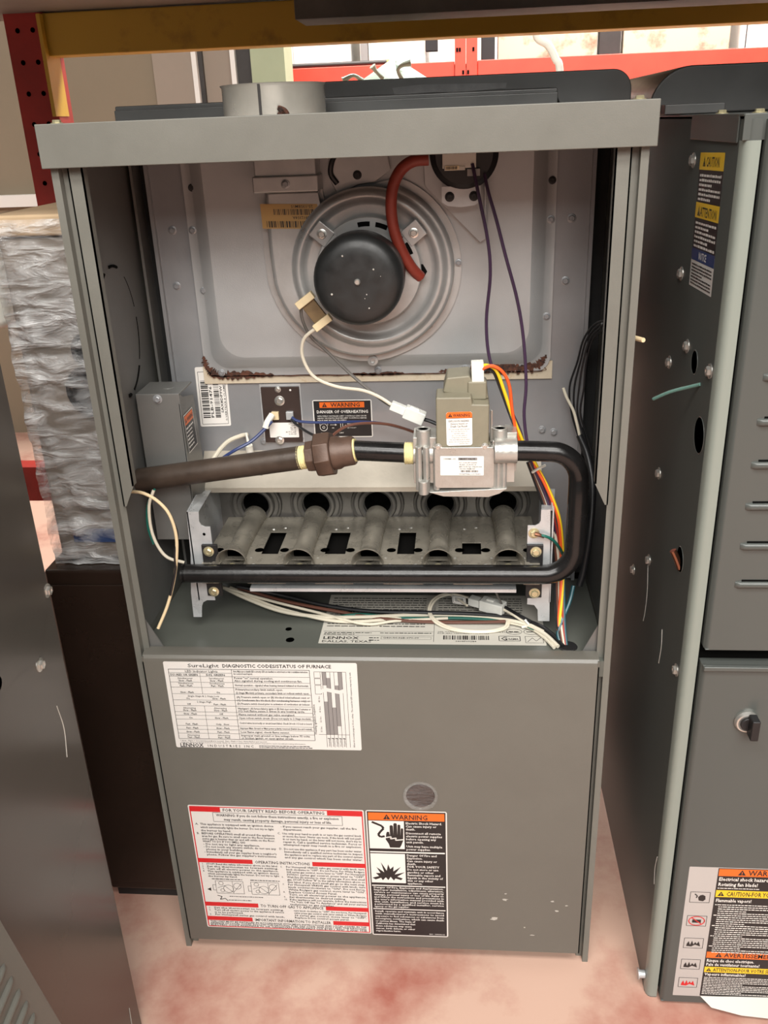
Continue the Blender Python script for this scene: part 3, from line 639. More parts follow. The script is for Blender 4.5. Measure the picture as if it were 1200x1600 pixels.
for k, t in enumerate(('EXPLOSION HAZARD.', 'Severe Injury or', 'Death Can Result.')): s.text(t, 13.5, 10.8 + 2.9 * k, 2.0, 'ink', 22 if k == 0 else 18, 0, 'c')
for k, t in enumerate(('Do not keep valve speed.', 'Do not use force to', 'operate valve.', 'Do not use valve if', 'it has been flooded.', 'Use workbench if valve', 'does not work properly.')): s.text(t, 13.5, 19.4 + 2.3 * k, 1.45, 'grey_ink', 22 if len(t) > 20 else None, 0, 'c')
s.text('SV9501 Rev. u', 25, 35.6, 1.4, 'grey_ink', None, 0, 'r'); s.build('valve_warning_sticker', gv)
s = Sticker((349, 47.6, 683), (1, 0, -0.01), (0, 0, -1), 46, 22, 'pwhite', 0.8)
s.text('100084 - 01', 3.5, 4.2, 2.2, 'ink', 13); s.rect(19, 1.8, 39, 4.6, 'grey_ink'); s.text('SMART VALVE', 20, 4.1, 1.9, 'ink', 17, 1)
for k, t in enumerate(('FLT 1/2 IN 24V 50/60HZ', 'VR 8205 1.25 IN WC 5F', 'MFD DATE Type VR8205H 404', 'UN 0081 FREMONT')): s.text(t, 20, 8 + 2.35 * k, 1.4, 'ink', (19, 18, 24, 17)[k])
s.bars(22, 16, 40, 18.2, 'ink', 12); s.text('HONEYWELL 619-790401', 20, 21, 1.3, 'ink', 23); s.build('valve_rating_sticker', gv)

# ---- igniter insulator above the hood
m = MB(); m.cyl((112, 178, 642), (112, 176, 652), 4.5, 4.5, 14); m.cyl((112, 176, 652), (110, 176, 668), 2.0, 1.2, 8, 0); m.build('igniter', 'white_pl', F)
screw((120, 168, 622), (0, -0.6, 0.8), bw, 'panel', 1.0)
m = MB(); m.lathe([(0.01, 0.3), (8, 0.3)], (126, 168, 623), (0, -0.63, 0.77), 9); m.build('scorch', 'dark', bw)

# ---- wiring
def wire(pts, col, r=1.35): return MB().tube(pts, r * 1.22, 8, 0, 6).build('wire', col, F)
wire([(383.2, 126.0, 966.6), (388.9, 118.0, 940.2), (398.9, 114.0, 893.7), (401.9, 114.0, 858.3), (398.3, 114.0, 811.8), (401.3, 110.0, 774.1), (411.0, 104.0, 747.3), (423.5, 98.0, 720.3), (434.8, 92.0, 695.9), (440.5, 88.0, 676.6), (452.0, 84.0, 651.8), (468.7, 82.0, 610.5), (478.8, 80.0, 564.0)], 'w_purple', 1.45)
wire([(395.5, 128.0, 956.4), (399.3, 122.0, 939.6), (407.9, 118.0, 911.9), (417.5, 116.0, 877.0), (430.2, 114.0, 832.6), (437.6, 110.0, 791.4), (441.2, 104.0, 744.0), (439.6, 98.0, 709.9), (444.8, 90.0, 675.8), (456.4, 86.0, 651.0)], 'w_purple', 1.45)
wire([(199.6, 120.0, 836.8), (198.4, 126.0, 815.0), (205.2, 136.0, 792.9), (222.1, 140.0, 774.3), (245.3, 136.0, 751.5), (270.7, 126.0, 731.7), (288.2, 118.0, 720.4), (298.6, 112.0, 716.9)], 'w_grey', 1.5)
wire([(222.4, 118.0, 809.2), (209.7, 120.0, 802.7), (198.4, 124.0, 791.5), (195.5, 128.0, 771.9), (205.9, 130.0, 749.3), (230.6, 130.0, 737.1), (260.9, 124.0, 733.9), (279.9, 118.0, 727.9), (295.8, 112.0, 719.2)], 'w_white', 1.6)
m = MB(); q0, q1, q2 = Vector((294.4, 112.0, 719.9)), Vector((308.5, 111.0, 713.4)), Vector((330.4, 110.0, 703.8)); dd = (q2 - q1).normalized(); vv = Vector((0, 0, 1)); vv = (vv - dd * vv.dot(dd)).normalized(); nn = dd.cross(vv)
m.obox((q0 + q1) / 2, dd, vv, nn, (q1 - q0).length / 2 + 1, 5, 5); m.obox((q1 + q2) / 2, dd, vv, nn, (q2 - q1).length / 2, 7.2, 6.5); m.obox(q1.lerp(q2, .4) + vv * 7, dd, vv, nn, 6, 1.5, 3)
m.build('wire_connector', 'clear_pl', F, bevel=1.4)
wire([(329.7, 110.0, 703.8), (336.9, 108.0, 702.1), (346.8, 106.0, 698.2)], 'w_black', 1.8)
wire([(144.4, 172.0, 683.7), (134.1, 168.0, 673.8), (119.0, 160.0, 662.1), (101.7, 150.0, 655.2), (89.3, 135.0, 650.3), (83.7, 118.0, 645.4)], 'w_blue', 1.7)
wire([(167.7, 178.0, 686.3), (175.6, 176.0, 682.0), (193.8, 178.0, 679.5), (221.4, 176.0, 679.9), (249.2, 170.0, 682.3), (280.9, 158.0, 683.4), (311.9, 140.0, 681.2)], 'w_blue', 1.4)
wire([(166.8, 178.0, 683.9), (174.4, 172.0, 678.5), (191.7, 150.0, 676.0), (208.3, 130.0, 676.4)], 'w_black', 1.4)
wire([(218.6, 120.0, 675.1), (225.9, 140.0, 679.0), (240.1, 150.0, 684.2), (262.8, 150.0, 687.0), (291.3, 140.0, 687.6), (320.0, 125.0, 683.1)], 'w_brown', 1.4)
wire([(74.8, 118.0, 641.5), (80.6, 140.0, 653.4), (89.3, 165.0, 660.6), (102.4, 178.0, 663.4), (108.5, 186.0, 662.3)], 'w_white', 2.2)
wire([(390.3, 72.0, 767.4), (392.2, 70.0, 772.7), (398.8, 70.0, 773.9), (408.1, 72.0, 767.1), (416.6, 76.0, 743.9), (425.4, 80.0, 717.2), (434.3, 84.0, 694.2), (441.9, 88.0, 676.6), (459.2, 84.0, 646.5), (472.4, 80.0, 619.1), (481.8, 78.0, 588.8), (486.2, 74.0, 542.7), (484.8, 60.0, 509.1), (481.6, 44.0, 476.6), (485.5, 33.8, 461.0)], 'w_yellow', 1.5)
wire([(392.2, 70.0, 767.9), (395.4, 68.0, 771.8), (404.0, 68.0, 773.7), (414.7, 70.0, 766.2), (421.8, 74.0, 749.9), (425.2, 78.0, 723.5), (429.9, 82.0, 700.7), (437.8, 88.0, 676.6), (460.6, 82.0, 641.2), (478.7, 78.0, 596.6), (483.7, 74.0, 550.8), (483.3, 60.0, 509.1), (480.2, 44.0, 476.6), (482.4, 31.1, 461.0)], 'w_orange', 1.5)
wire([(394.3, 74.0, 766.2), (399.0, 76.0, 768.3), (405.7, 78.0, 764.2), (414.2, 82.0, 742.2), (423.0, 86.0, 717.5), (431.9, 90.0, 694.4), (442.3, 92.0, 670.7)], 'w_black', 1.5)
for k, (c_, dx) in enumerate((('w_brown', -6), ('w_white', -2), ('w_red', 3), ('w_black', -9), ('w_teal', 5))):
    base = [(446.7, 90.0, 659.4), (457.0, 88.0, 637.3), (468.9, 84.0, 609.6), (478.5, 80.0, 572.0), (482.9, 76.0, 541.7), (483.6, 62.0, 508.0), (484.6, 46.0, 479.6), (486.7, 31.2, 461.0)]
    wire([Vector(p) + Vector((dx * 0.7 * q, 0, 0)) for p, q in zip(base, (0.4, 0.7, 1, 1, 1, 1, 0.8, 0.6))], c_, 1.5)
wire([(498.5, 70.0, 516.1), (494.0, 62.0, 499.7), (484.7, 48.0, 482.7), (480.0, 40.0, 470.6), (483.1, 31.1, 461.0)], 'w_teal', 1.8)
wire([(455.4, 56.0, 586.5), (462.9, 54.0, 585.9), (471.8, 58.0, 579.3), (480.2, 66.0, 566.0), (485.8, 74.0, 552.4)], 'w_green', 1.4)
m = MB(); m.tube([(451.9, 56.0, 588.1), (456.7, 55.0, 587.0), (461.6, 55.0, 584.6)], lambda t: 2.6 - 0.8 * t, 8); m.build('wire_lug', 'copper', F)
m = MB(); m.tube([(449.3, 84.0, 649.6), (455.6, 78.0, 656.4), (462.8, 82.0, 658.5)], 1.6, 6); m.build('cable_tie', 'white_pl', F)
# left loop of wires
wire([(6.3, 40.0, 647.2), (24.3, 34.0, 648.1), (41.0, 30.0, 640.6), (53.1, 28.0, 625.5), (57.6, 28.0, 600.8), (54.9, 28.0, 574.7), (47.9, 28.0, 544.9), (37.5, 24.0, 514.0), (25.0, 16.0, 487.4)], 'w_cream', 1.5)
wire([(54.7, 30.0, 620.7), (58.4, 30.0, 599.8), (53.3, 27.0, 576.8), (51.4, 27.0, 557.6), (42.2, 24.0, 526.5)], 'w_black', 1.2)
wire([(27.7, 60.0, 640.4), (21.4, 56.0, 623.4), (20.3, 54.0, 596.6), (24.7, 54.0, 574.8), (34.5, 54.0, 559.3), (52.6, 56.0, 551.7)], 'w_white', 1.5)
wire([(28.7, 62.0, 641.1), (18.3, 60.0, 621.7), (15.4, 58.0, 597.1), (18.8, 58.0, 574.5)], 'w_green', 1.2)
# harness lying on the deck
def deck(pts, col, r=1.6, dz=0): wire([Vector(p) + Vector((0, 0, dz)) for p in pts], col, r)
deck([(68.7, 131.1, 480.0), (105.4, 110.9, 474.0), (153.7, 87.0, 470.0), (205.6, 79.2, 467.0), (255.8, 79.9, 467.0), (309.2, 85.2, 467.0), (362.7, 85.9, 467.0), (408.0, 80.6, 467.0), (444.6, 66.5, 467.0), (465.1, 47.3, 466.0), (478.7, 23.6, 464.0)], 'w_white', 1.9)
deck([(81.8, 127.8, 480.0), (135.8, 98.9, 472.0), (186.1, 80.2, 468.0), (225.4, 74.1, 464.0), (263.7, 76.1, 464.0), (316.8, 85.9, 464.0), (370.3, 86.6, 464.0), (415.5, 78.4, 464.0), (448.2, 64.4, 464.0), (463.7, 46.6, 463.0), (474.4, 22.5, 463.0)], 'w_white', 1.7)
deck([(75.9, 120.4, 484.0), (135.4, 102.9, 476.0), (201.4, 83.1, 470.0), (256.7, 68.6, 464.0), (294.3, 76.6, 464.0), (355.1, 80.0, 466.0)], 'w_white', 1.4)
deck([(92.4, 120.2, 486.0), (149.7, 112.4, 478.0), (207.2, 98.2, 472.0), (262.8, 88.5, 470.0), (324.6, 86.3, 470.0), (385.4, 84.1, 470.0), (430.2, 75.8, 470.0), (458.7, 60.3, 470.0), (476.1, 41.9, 466.0), (484.8, 26.9, 462.0)], 'w_black', 2.0)
deck([(92.7, 124.2, 482.0), (150.5, 106.6, 474.0), (216.1, 89.4, 470.0), (278.8, 79.1, 465.0), (340.0, 76.0, 463.0), (392.8, 75.1, 464.0), (422.7, 73.7, 466.0)], 'w_brown', 1.7)
deck([(86.4, 124.8, 478.0), (143.6, 98.1, 468.0), (201.5, 79.5, 465.0), (247.7, 84.1, 468.0), (309.3, 82.8, 464.0), (370.3, 81.9, 465.0), (430.2, 74.0, 465.0), (462.0, 53.3, 464.0)], 'w_green', 1.5)
deck([(377.9, 89.8, 478.0), (358.7, 114.6, 478.0), (345.5, 114.4, 478.0), (334.9, 102.1, 476.0), (332.2, 84.9, 470.0), (343.1, 71.6, 463.0), (366.5, 57.8, 462.0), (399.8, 55.5, 462.0), (422.3, 62.8, 463.0), (427.3, 75.2, 466.0)], 'w_white', 1.2)
deck([(389.5, 102.3, 478.0), (364.1, 116.2, 478.0), (347.1, 111.3, 478.0), (337.3, 99.0, 476.0), (334.5, 84.9, 470.0), (345.4, 72.9, 464.0), (368.8, 59.0, 463.0), (399.9, 56.7, 463.0), (420.1, 63.9, 464.0), (424.9, 73.5, 467.0)], 'w_white', 1.2)
m = MB(); q0, q1, q2 = Vector((381.9, 104.0, 477.0)), Vector((394.8, 97.9, 477.0)), Vector((421.6, 84.7, 476.0)); dd = (q2 - q1).normalized(); vv = Vector((0, 0, 1)); nn = dd.cross(vv)
m.obox((q0 + q1) / 2, dd, vv, nn, (q1 - q0).length / 2 + 1, 5, 6); m.obox((q1 + q2) / 2, dd, vv, nn, (q2 - q1).length / 2, 7, 8); m.obox(q1.lerp(q2, .4) + vv * 7.5, dd, vv, nn, 5, 1.4, 3)
m.build('wire_connector', 'clear_pl', F, bevel=1.5)
deck([(420.8, 84.7, 476.0), (433.7, 73.5, 474.0), (446.0, 66.1, 469.0), (465.4, 51.5, 466.0)], 'w_white', 1.6); deck([(420.9, 87.3, 478.0), (435.9, 73.0, 476.0), (451.5, 62.6, 472.0)], 'w_black', 1.8)
wire([(408.6, 70.0, 513.2), (413.4, 76.0, 498.1), (421.2, 92.0, 473.6)], 'w_grey', 1.1)
m = MB(); m.tube([(444.3, 64.9, 474.0), (448.7, 63.5, 468.0), (441.7, 65.9, 463.0)], 1.8, 6); m.build('cable_tie', 'white_pl', F)
s = Sticker((359.6, 107.4, 482.0), (1, 0.12, -0.25), (0.1, -1, -0.6), 17, 11, 'pwhite', 1.2); s.frame(1, 1, 16, 10, 0.5, 'ink'); s.bars(2.5, 2.5, 14.5, 8.5, 'ink', 31); s.build('wire_tag', dk)
# black leads along the right wall
for k in range(4):
    d_ = k * 4.2
    base = [(530.3, 120.0, 809.1), (516.3, 140.0, 799.8), (506.9, 155.0, 779.8), (502.5, 165.0, 751.3), (495.6, 168.0, 721.5), (499.3, 168.0, 690.8), (507.5, 165.0, 664.3), (514.8, 160.0, 640.6)]
    wire([Vector(p) + Vector((d_ * q, 0, -k * (1.6 if i < 2 else 0))) for i, (p, q) in enumerate(zip(base, (-0.8, 0.8, 0.8, 0.8, 1.3, 0.8, 0.8, 0.8)))], 'w_black', 0.95)
wire([(488.2, 166.0, 721.4), (492.8, 164.0, 709.8), (500.6, 162.0, 695.0), (505.5, 160.0, 678.5), (510.7, 158.0, 658.8), (517.2, 156.0, 642.0)], 'w_white', 1.4)
MB().tube([(507.0, 150.0, 669.4), (516.3, 140.0, 647.9), (521.1, 120.0, 617.8), (518.1, 100.0, 570.6), (512.0, 90.0, 526.3), (507.3, 86.0, 507.5)], 4.0, 12).build('wire_loom', 'w_black', F)

# ---- printed labels on the blower door
s = Sticker((34, -8, 459), (1, 0, 0.004), (0, 0, -1), 221, 120, 'paper', 2)
s.text('SureLight', 28, 7.2, 4.6, 'ink', 36); s.text('DIAGNOSTIC CODES/STATUS OF FURNACE', 68, 7.2, 4.4, 'ink', 124, 1)
X1, X2, X3 = 5, 41, 78
ys = [10, 15, 19.5, 27.5, 34.5, 43.5, 52, 60, 68.5, 73.5, 79, 88, 93.5, 99, 107]; XR = 167
s.frame(X1, ys[0], XR, ys[-1], 0.55, 'ink'); s.line(X3, ys[0], X3, ys[-1], 0.45, 'ink')
for y in ys[1:-1]: s.line(X1, y, XR if y not in (15,) else X3, y, 0.35, 'ink')
for a, e in ((1, 3), (3, 5), (7, 14)): s.line(X2, ys[a], X2, ys[e], 0.35, 'ink')
s.text('LED Indicator Lights', 24, 14, 3, 'ink', 38); s.text('DS1-RED OR GREEN', 6.5, 18.6, 2.5, 'ink', 32, 1); s.text('DS2 GREEN', 48, 18.6, 2.5, 'ink', 22, 1)
cells = [('Simultaneous', 'Slow - Flash', 'Simultaneous', 'Slow - Flash'), ('Simultaneous', 'Fast - Flash', 'Simultaneous', 'Fast - Flash'), (None, 'Slow - Flash', None, 'On'),
         ('Single Stage & 2 Stage Low', 'On', '', 'Slow - Flash'), ('2 Stage High', 'Off', '', 'Fast - Flash'), ('Alternating', 'Slow - Flash', 'Alternating', 'Slow - Flash'),
         (None, 'Slow - Flash', None, 'Off'), (None, 'On', None, 'Slow - Flash'), (None, 'Fast   Flash', None, 'Only   Slow'), (None, 'Fast - Flash', None, 'Slow - Flash'), (None, 'Slow - Flash', None, 'Fast - Flash'), ('Alternating', 'Fast - Flash', 'Alternating', 'Fast - Flash')]
for (a, b2, c2, d2), y0, y1 in zip(cells, ys[2:], ys[3:]):
    yb = y1 - 1.2
    if c2 == '': s.text(a, (X1 + X3) / 2, yb - 3.2, 2.4, 'ink', None, 0, 'c')
    elif a: s.text(a, (X1 + X2) / 2, yb - 3.2, 2.3, 'ink', None, 0, 'c'); s.text(c2, (X2 + X3) / 2, yb - 3.2, 2.3, 'ink', None, 0, 'c')
    s.text(b2, (X1 + X2) / 2, yb, 2.3, 'ink', None, 1, 'c'); s.text(d2, (X2 + X3) / 2, yb, 2.3, 'ink', None, 1, 'c')
rows = [(13.6, "Note: Make sure to identify LED's correctly. LED's are identified on control board or refer to installation instructions", 88), (16.8, 'for control board layout.', 22),
        (22.6, 'Power "on" normal operation.', 45), (26.2, 'Also signaled during cooling and continuous fan.', 78), (32.2, 'Normal operation - signaled when heating demand initiated at thermostat.', 116),
        (38, 'Primary/secondary limit switch open.', 55), (42.6, '(2 Stage Models) primary, secondary limit or rollout switch open.', 100), (48.4, '(A) Pressure switch open or (B) blocked inlet/exhaust vent or', 96),
        (52.8, '(C) Condensate line blocked, (for condensing furnaces only) or', 96), (57.6, '(D) Pressure switch closed prior to activation of combustion air inducer.', 112),
        (64.2, 'Watchguard - (A) furnace failed to ignite or (B) limit open more than 3 minutes or', 126), (67.6, '(C) lost flame sense 5 times in any heating cycle.', 78), (72.6, 'Flame sensed without gas valve energized.', 66),
        (77.6, 'Open rollout switch circuit. (Does not apply to 2 Stage models).', 100), (84.6, 'Control wires incorrectly or circuit board failed. Check 24 volt 115 bolt to board.', 126),
        (92, 'Improper Main Ground or Main power polarity reversed (Switch line and neutral).', 124), (97.4, 'Low flame signal, check flame sensor.', 58), (102.4, 'Improper main ground or line voltage below 75 volts.', 82), (106, 'or broken igniter, or open igniter circuit.', 62)]
for y, t, w_ in rows: s.text(t, X3 + 2, y, 2.5, 'ink', min(w_, XR - X3 - 4), 1)
s.text('* Slow - Flash = One (one/second) per second.  Fast - Flash = One, three flashes per second.', 6, 110.6, 1.7, 'ink', 104); s.text('Only two flashes indicate 5.6.V,0.1 seconds. Refer to service instructions and service manual for more troubleshooting information.', 6, 113, 1.5, 'ink', 150)
s.text('LENNOX', 5, 118.6, 5.2, 'ink', 28, 1); s.rect(5, 119.1, 33, 119.6, 'ink'); s.text('I N D U S T R I E S   I N C .', 38, 118.4, 3.4, 'ink', 58, 0)
s.fine(100, 116.4, 160, 1.1, 'ink', 3); s.fine(100, 118.6, 164, 1.1, 'ink', 4)
# ignition sequence chart on its side
for k, x in enumerate((181, 185.5, 190, 194.5, 199, 203.5, 208)): s.line(x, 12, x, 116, 0.4, 'ink')
s.line(177, 12, 208, 12, 0.4, 'ink'); s.line(172, 98, 208, 98, 0.4, 'ink')
for x0, y0, x1, y1 in ((181, 12, 185.5, 30), (185.5, 20, 190, 98), (190, 60, 194.5, 98), (194.5, 30, 199, 86), (199, 12, 203.5, 40), (181, 52, 185.5, 98)): s.rect(x0, y0, x1, y1, 'grey_ink', 0.42)
for x0, y0, x1, y1 in ((172, 12, 179, 20), (172, 21, 179, 29), (172, 30, 179, 42)): s.frame(x0, y0, x1, y1, 0.4, 'ink')
s.poly([(178, 36), (184, 33), (192, 35), (200, 36.5), (206, 34), (206, 39), (200, 41.5), (192, 40), (184, 38), (178, 41)], 'paper', 0.5)
s.text('Heating Ignition Sequence', 170, 98, 3, 'ink', 42, 0, 'l', -90)
for k, t in enumerate(('15 Sec.', '22 Sec.', '4 Sec.', '45 Sec.')): s.text(t, 176.5, 95 - 14 * k, 1.9, 'ink', 9, 0, 'l', -90)
for x in (184.6, 189.2, 193.6, 198, 202.4): s.fine(x - 2.6, 104, x, 1.1, 'ink', int(x)); s.text('Heating', x, 115, 1.8, 'ink', 12, 0, 'l', -90)
s.text('Allow 60 seconds purge in 15 sec. safety.  The event for LED sequence may vary by unit.', 213.5, 116, 1.9, 'ink', 104, 0, 'l', -90)
s.build('diagnostic_label', door)

s = Sticker((36, -8, 252), (1, 0, -0.006), (0.004, 0, -1), 217, 205, 'paper', 2)
Wl, Hl = 217, 205
s.frame(2.2, 2.2, Wl - 2.2, Hl - 2.2, 1.4, 'pred')
def band(y, t, x0, x1):
    s.rect(2, y, Wl - 2, y + 7, 'pred'); s.rect(x0, y - 0.2, x1, y + 7.4, 'paper', 0.45); s.text(t, (x0 + x1) / 2, y + 5.6, 4.5, 'ink', (x1 - x0) - 6, 1, 'c')
band(3, 'FOR YOUR SAFETY READ BEFORE OPERATING', 40, 172); s.frame(30, 10.8, 190, 25, 0.5, 'ink')
s.text('WARNING: If you do not follow these instructions exactly, a fire or explosion', 110, 16.5, 3.9, 'ink', 152, 1, 'c'); s.text('may result, causing property damage, personal injury or loss of life.', 110, 23, 3.9, 'ink', 134, 1, 'c')
def col_(lines, x, y, w_, lead=5.1, size=3.1):
    for t in lines:
        k = len(t)
        if t: s.text(t, x, y, size, 'ink', w_ if k > 36 else (w_ * k / 46.0 if k > 8 else None), 1)
        y += lead
s.text('A.', 6, 31, 3.2); col_(['This appliance is equipped with an ignition device', 'which automatically lights the burner. Do not try to light', 'the burner by hand.'], 12, 31, 92)
s.text('B.', 6, 46, 3.2); col_(['BEFORE OPERATING smell all around the appliance', 'area for gas. Be sure to smell next to the floor because', 'some gas is heavier than air and will settle on the floor.', 'WHAT TO DO IF YOU SMELL GAS', '- Do not try to light any appliance.', '- Do not touch any electric switch; do not use any', '  phone in your building.', "- Immediately call your gas supplier from a neighbor's", "  phone. Follow the gas supplier's instructions."], 12, 46, 92, 4.3)
col_(['- If you cannot reach your gas supplier, call the fire', '  department.'], 113, 31, 94, 4.6); s.text('C.', 108, 42, 3.2)
col_(['Use only your hand to push in or turn the gas control knob', 'or move the lever. Never use tools. If the knob will not push', "in or turn by hand, or the lever will not move, don't try to", 'repair it. Call a qualified service technician. Force or', 'attempted repair may result in a fire or explosion.'], 114, 42, 98, 4.5); s.text('D.', 108, 67, 3.2)
col_(['Do not use this appliance if any part has been under water.', 'Immediately call a qualified service technician to inspect', 'the appliance and to replace any part of the control system', 'and any gas control which has been under water.'], 114, 67, 98, 4.6)
band(85.5, 'OPERATING INSTRUCTIONS', 72, 148)
s.text('1.', 6, 96, 2.6); s.text('2.', 6, 100, 2.6); s.text('3.', 6, 104, 2.6); s.text('4.', 6, 108, 2.6)
col_(['STOP! Read the safety information above on this label.', 'Set the thermostat to lowest setting.', 'Turn off all electric power to the appliance.', 'This appliance is equipped with an ignition device', 'which automatically lights the burner. Do not try to light', 'the burner by hand.'], 12, 96, 92, 4.1, 2.8)
s.fine(16, 120.5, 56, 1.3, 'ink', 5); s.fine(66, 120.5, 104, 1.3, 'ink', 6)
# two line drawings of gas valves
for ox in (14, 60):
    s.frame(ox + 6, 123, ox + 42, 144, 0.5, 'ink'); s.frame(ox + 2, 130, ox + 6, 139, 0.5, 'ink')
    for cx, cy, r in ((ox + 13, 127, 3), (ox + 22, 136, 6.5), (ox + 34, 131, 5), (ox + 14, 139, 2.6)): s.path([(cx + r * math.cos(t * 0.45), cy + r * math.sin(t * 0.45)) for t in range(15)], 0.5, 'ink')
    s.path([(ox + 8, 135), (ox + 17, 131), (ox + 28, 142), (ox + 40, 126)], 0.5, 'ink'); s.line(ox + 28, 123, ox + 28, 144, 0.4, 'ink')
s.poly([(8, 138), (13, 135), (13, 141)], 'ink'); s.path([(20, 148), (26, 150), (23, 155), (30, 153), (33, 157)], 1.0, 'ink'); s.fine(34, 156, 64, 1.2, 'ink', 7); s.fine(36, 149.5, 80, 1.1, 'ink', 8)
col_(['For Honeywell VR8205 valve gas control with knob, turn', 'knob clockwise to "OFF". Do not Force. For White Rodgers', '36E series gas control, move lever to "OFF". For Honeywell', 'SV9501 series gas control, press lever to "OFF".', 'Wait five (5) minutes to clear out any gas. If you then smell', 'gas, STOP! Follow "B" in the safety information above on', "this label. If you don't smell gas go to the next step.", 'For Honeywell VR8205 gas control with knob, turn', 'knob counterclockwise to "ON". Do not force.', 'White Rodgers gas control, move lever to "ON".', 'Replace Control Access Panel.', 'Turn on all electrical power to the appliance.', 'Set thermostat to desired setting.', 'If the appliance will not operate, follow the instructions', '"To Turn Off Gas To Appliance" and call your service', 'technician or gas supplier.'], 114, 96.5, 99, 4.25, 2.9)
for t, y in (('5.', 96.5), ('6.', 113.5), ('7.', 126), ('8.', 139), ('9.', 147.5), ('10.', 151.8)): s.text(t, 107, y, 2.6)
band(160, 'TO TURN OFF GAS TO APPLIANCE', 72, 160)
s.text('1.', 6, 171, 2.6); s.text('2.', 6, 175, 2.6); s.text('3.', 6, 183, 2.6)
col_(['Set the thermostat to lowest setting.', 'Turn off all electric power to the appliance if service', 'is to be performed.', 'For Honeywell series gas control with knob,'], 13, 171, 92, 4.0, 2.8)
col_(['turn knob clockwise to "OFF". Do not force. For Honeywell', 'valve press gas control with lever switch or White Rodgers', '36 series gas control, move lever to "OFF".', 'Replace front control access panel.'], 118, 171, 94, 4.1, 2.8)
band(186.4 - 1.2, 'IMPORTANT INFORMATION TO INSTALLER', 62, 168)
for k, t in enumerate(("THIS UNIT MUST BE INSTALLED IN ACCORDANCE WITH MFG'S INSTRUCTIONS AND LOCAL CODES. IN THE", 'ABSENCE OF LOCAL CODES, FOLLOW THE NATIONAL FUEL GAS CODE, ANSI Z223.1 AND THE NATIONAL', 'ELECTRIC CODE ANSI/NFPA 70 OR CANADIAN STANDARDS CSA B149.1 AND .2 AND THE')): s.text(t, 5, 195.4 + 3.1 * k, 2.6, 'ink', 206, 1)
s.build('safety_label', door)

s = Sticker((255, -8, 251), (1, 0, 0.004), (0, 0, -1), 98, 207, 'paper', 2.5)
s.rect(1.6, 1.6, 96.4, 205.4, 'black_lab', 0.33); s.rect(3, 3.4, 95, 15, 'porange', 0.42); s.alert(21, 13.6, 8); s.text('WARNING', 31, 13.4, 7.2, 'ink', 44, 1)
s.rect(3, 16, 46, 60, 'pwhite', 0.42); s.rect(3, 64.4, 95, 66.4, 'pwhite', 0.42); s.rect(3, 68, 46, 116, 'pwhite', 0.42); s.rect(3, 120, 95, 121.6, 'pwhite', 0.42); s.rect(3, 160, 95, 161.4, 'pwhite', 0.42)
# electric shock: wire and hand
s.path([(7, 18), (13, 21), (19, 24), (21, 28), (17, 33), (14, 38), (17, 41.5), (22, 40)], 3.0, 'ink')
s.poly([(24, 36), (25, 33), (27.5, 33), (28.5, 39), (28.5, 24), (29.5, 22.6), (31.5, 22.6), (32.6, 24), (32.8, 38), (33.2, 20.5), (34.2, 19.2), (36.4, 19.2), (37.4, 20.5), (37.6, 38), (38.2, 22.5), (39, 21.4), (40.8, 21.4), (41.6, 22.5), (41.4, 39), (42, 28), (42.8, 27), (44.2, 27), (45, 28), (44.6, 46), (42, 54), (40, 58), (28, 58), (26.5, 52), (23, 45)], 'ink', 0.48)
s.path([(20, 43), (30, 40.5), (29, 44), (36, 42.4), (35, 46), (46, 44.6)], 1.6, 'pwhite', 0.6)
# explosion
st = []
for k in range(17):
    a = math.pi - math.pi * k / 16; r_ = (19.5, 10.5)[k % 2] * (1 + 0.16 * math.sin(k * 2.3)); st.append((24.5 + r_ * 1.04 * math.cos(a), 108 - r_ * 1.25 * math.sin(a)))
s.poly(st + [(40, 111), (33, 108.5), (31, 112), (27, 106), (24, 111.5), (21, 107), (17, 112), (15, 108), (8, 111)], 'ink', 0.48)
def wl(lines, y, x=48, w_=44, lead=4.7, size=3.3, full=22):
    for t in lines:
        if t: s.text(t, x, y, size, 'pwhite', w_ if len(t) >= full else None, 1)
        y += lead
wl(['Electric Shock Hazard.', 'Can cause injury or', 'death.'], 20.5); wl(['Disconnect all remote', 'electric power supplies', 'before opening any', 'unit panels.'], 36); wl(['Unit may have multiple', 'power supplies.'], 57)
wl(['Danger Of Fire and', 'Explosion.', 'Can cause injury or', 'death.', 'FOR YOUR SAFETY', 'Do not store or use', 'gasoline or other', 'flammable vapors and', 'liquids in the vicinity of', 'this or any other', 'appliance.'], 71.5, lead=4.6)
wl(['Danger Of Fire, Explosion and Asphyxiation.', 'Improper installation, adjustment, alteration,', 'service or maintenance can cause property', 'damage, personal injury or loss of life. Refer to', 'and follow the instructions and precautions in', "the user's information manual provided with", 'this unit. Installation and service must be', 'performed by a qualified installer, service', 'agency or the gas supplier.'], 125.4, 5, 88, 4.05, 2.9, 36)
wl(['Install, operate and maintain unit in accordance', "with manufacturer's instructions to avoid", 'exposure to fuel substances or substances from', 'incomplete combustion, which can cause death', 'or serious illness. The State of', 'California has determined that', 'these substances may cause', 'cancer, birth defects, or other', 'reproductive harm.'], 166, 5, 88, 4.3, 2.9, 36)
s.text('NO. 100900-01', 94, 203.6, 2.2, 'pwhite', None, 0, 'r'); s.build('warning_label', door)

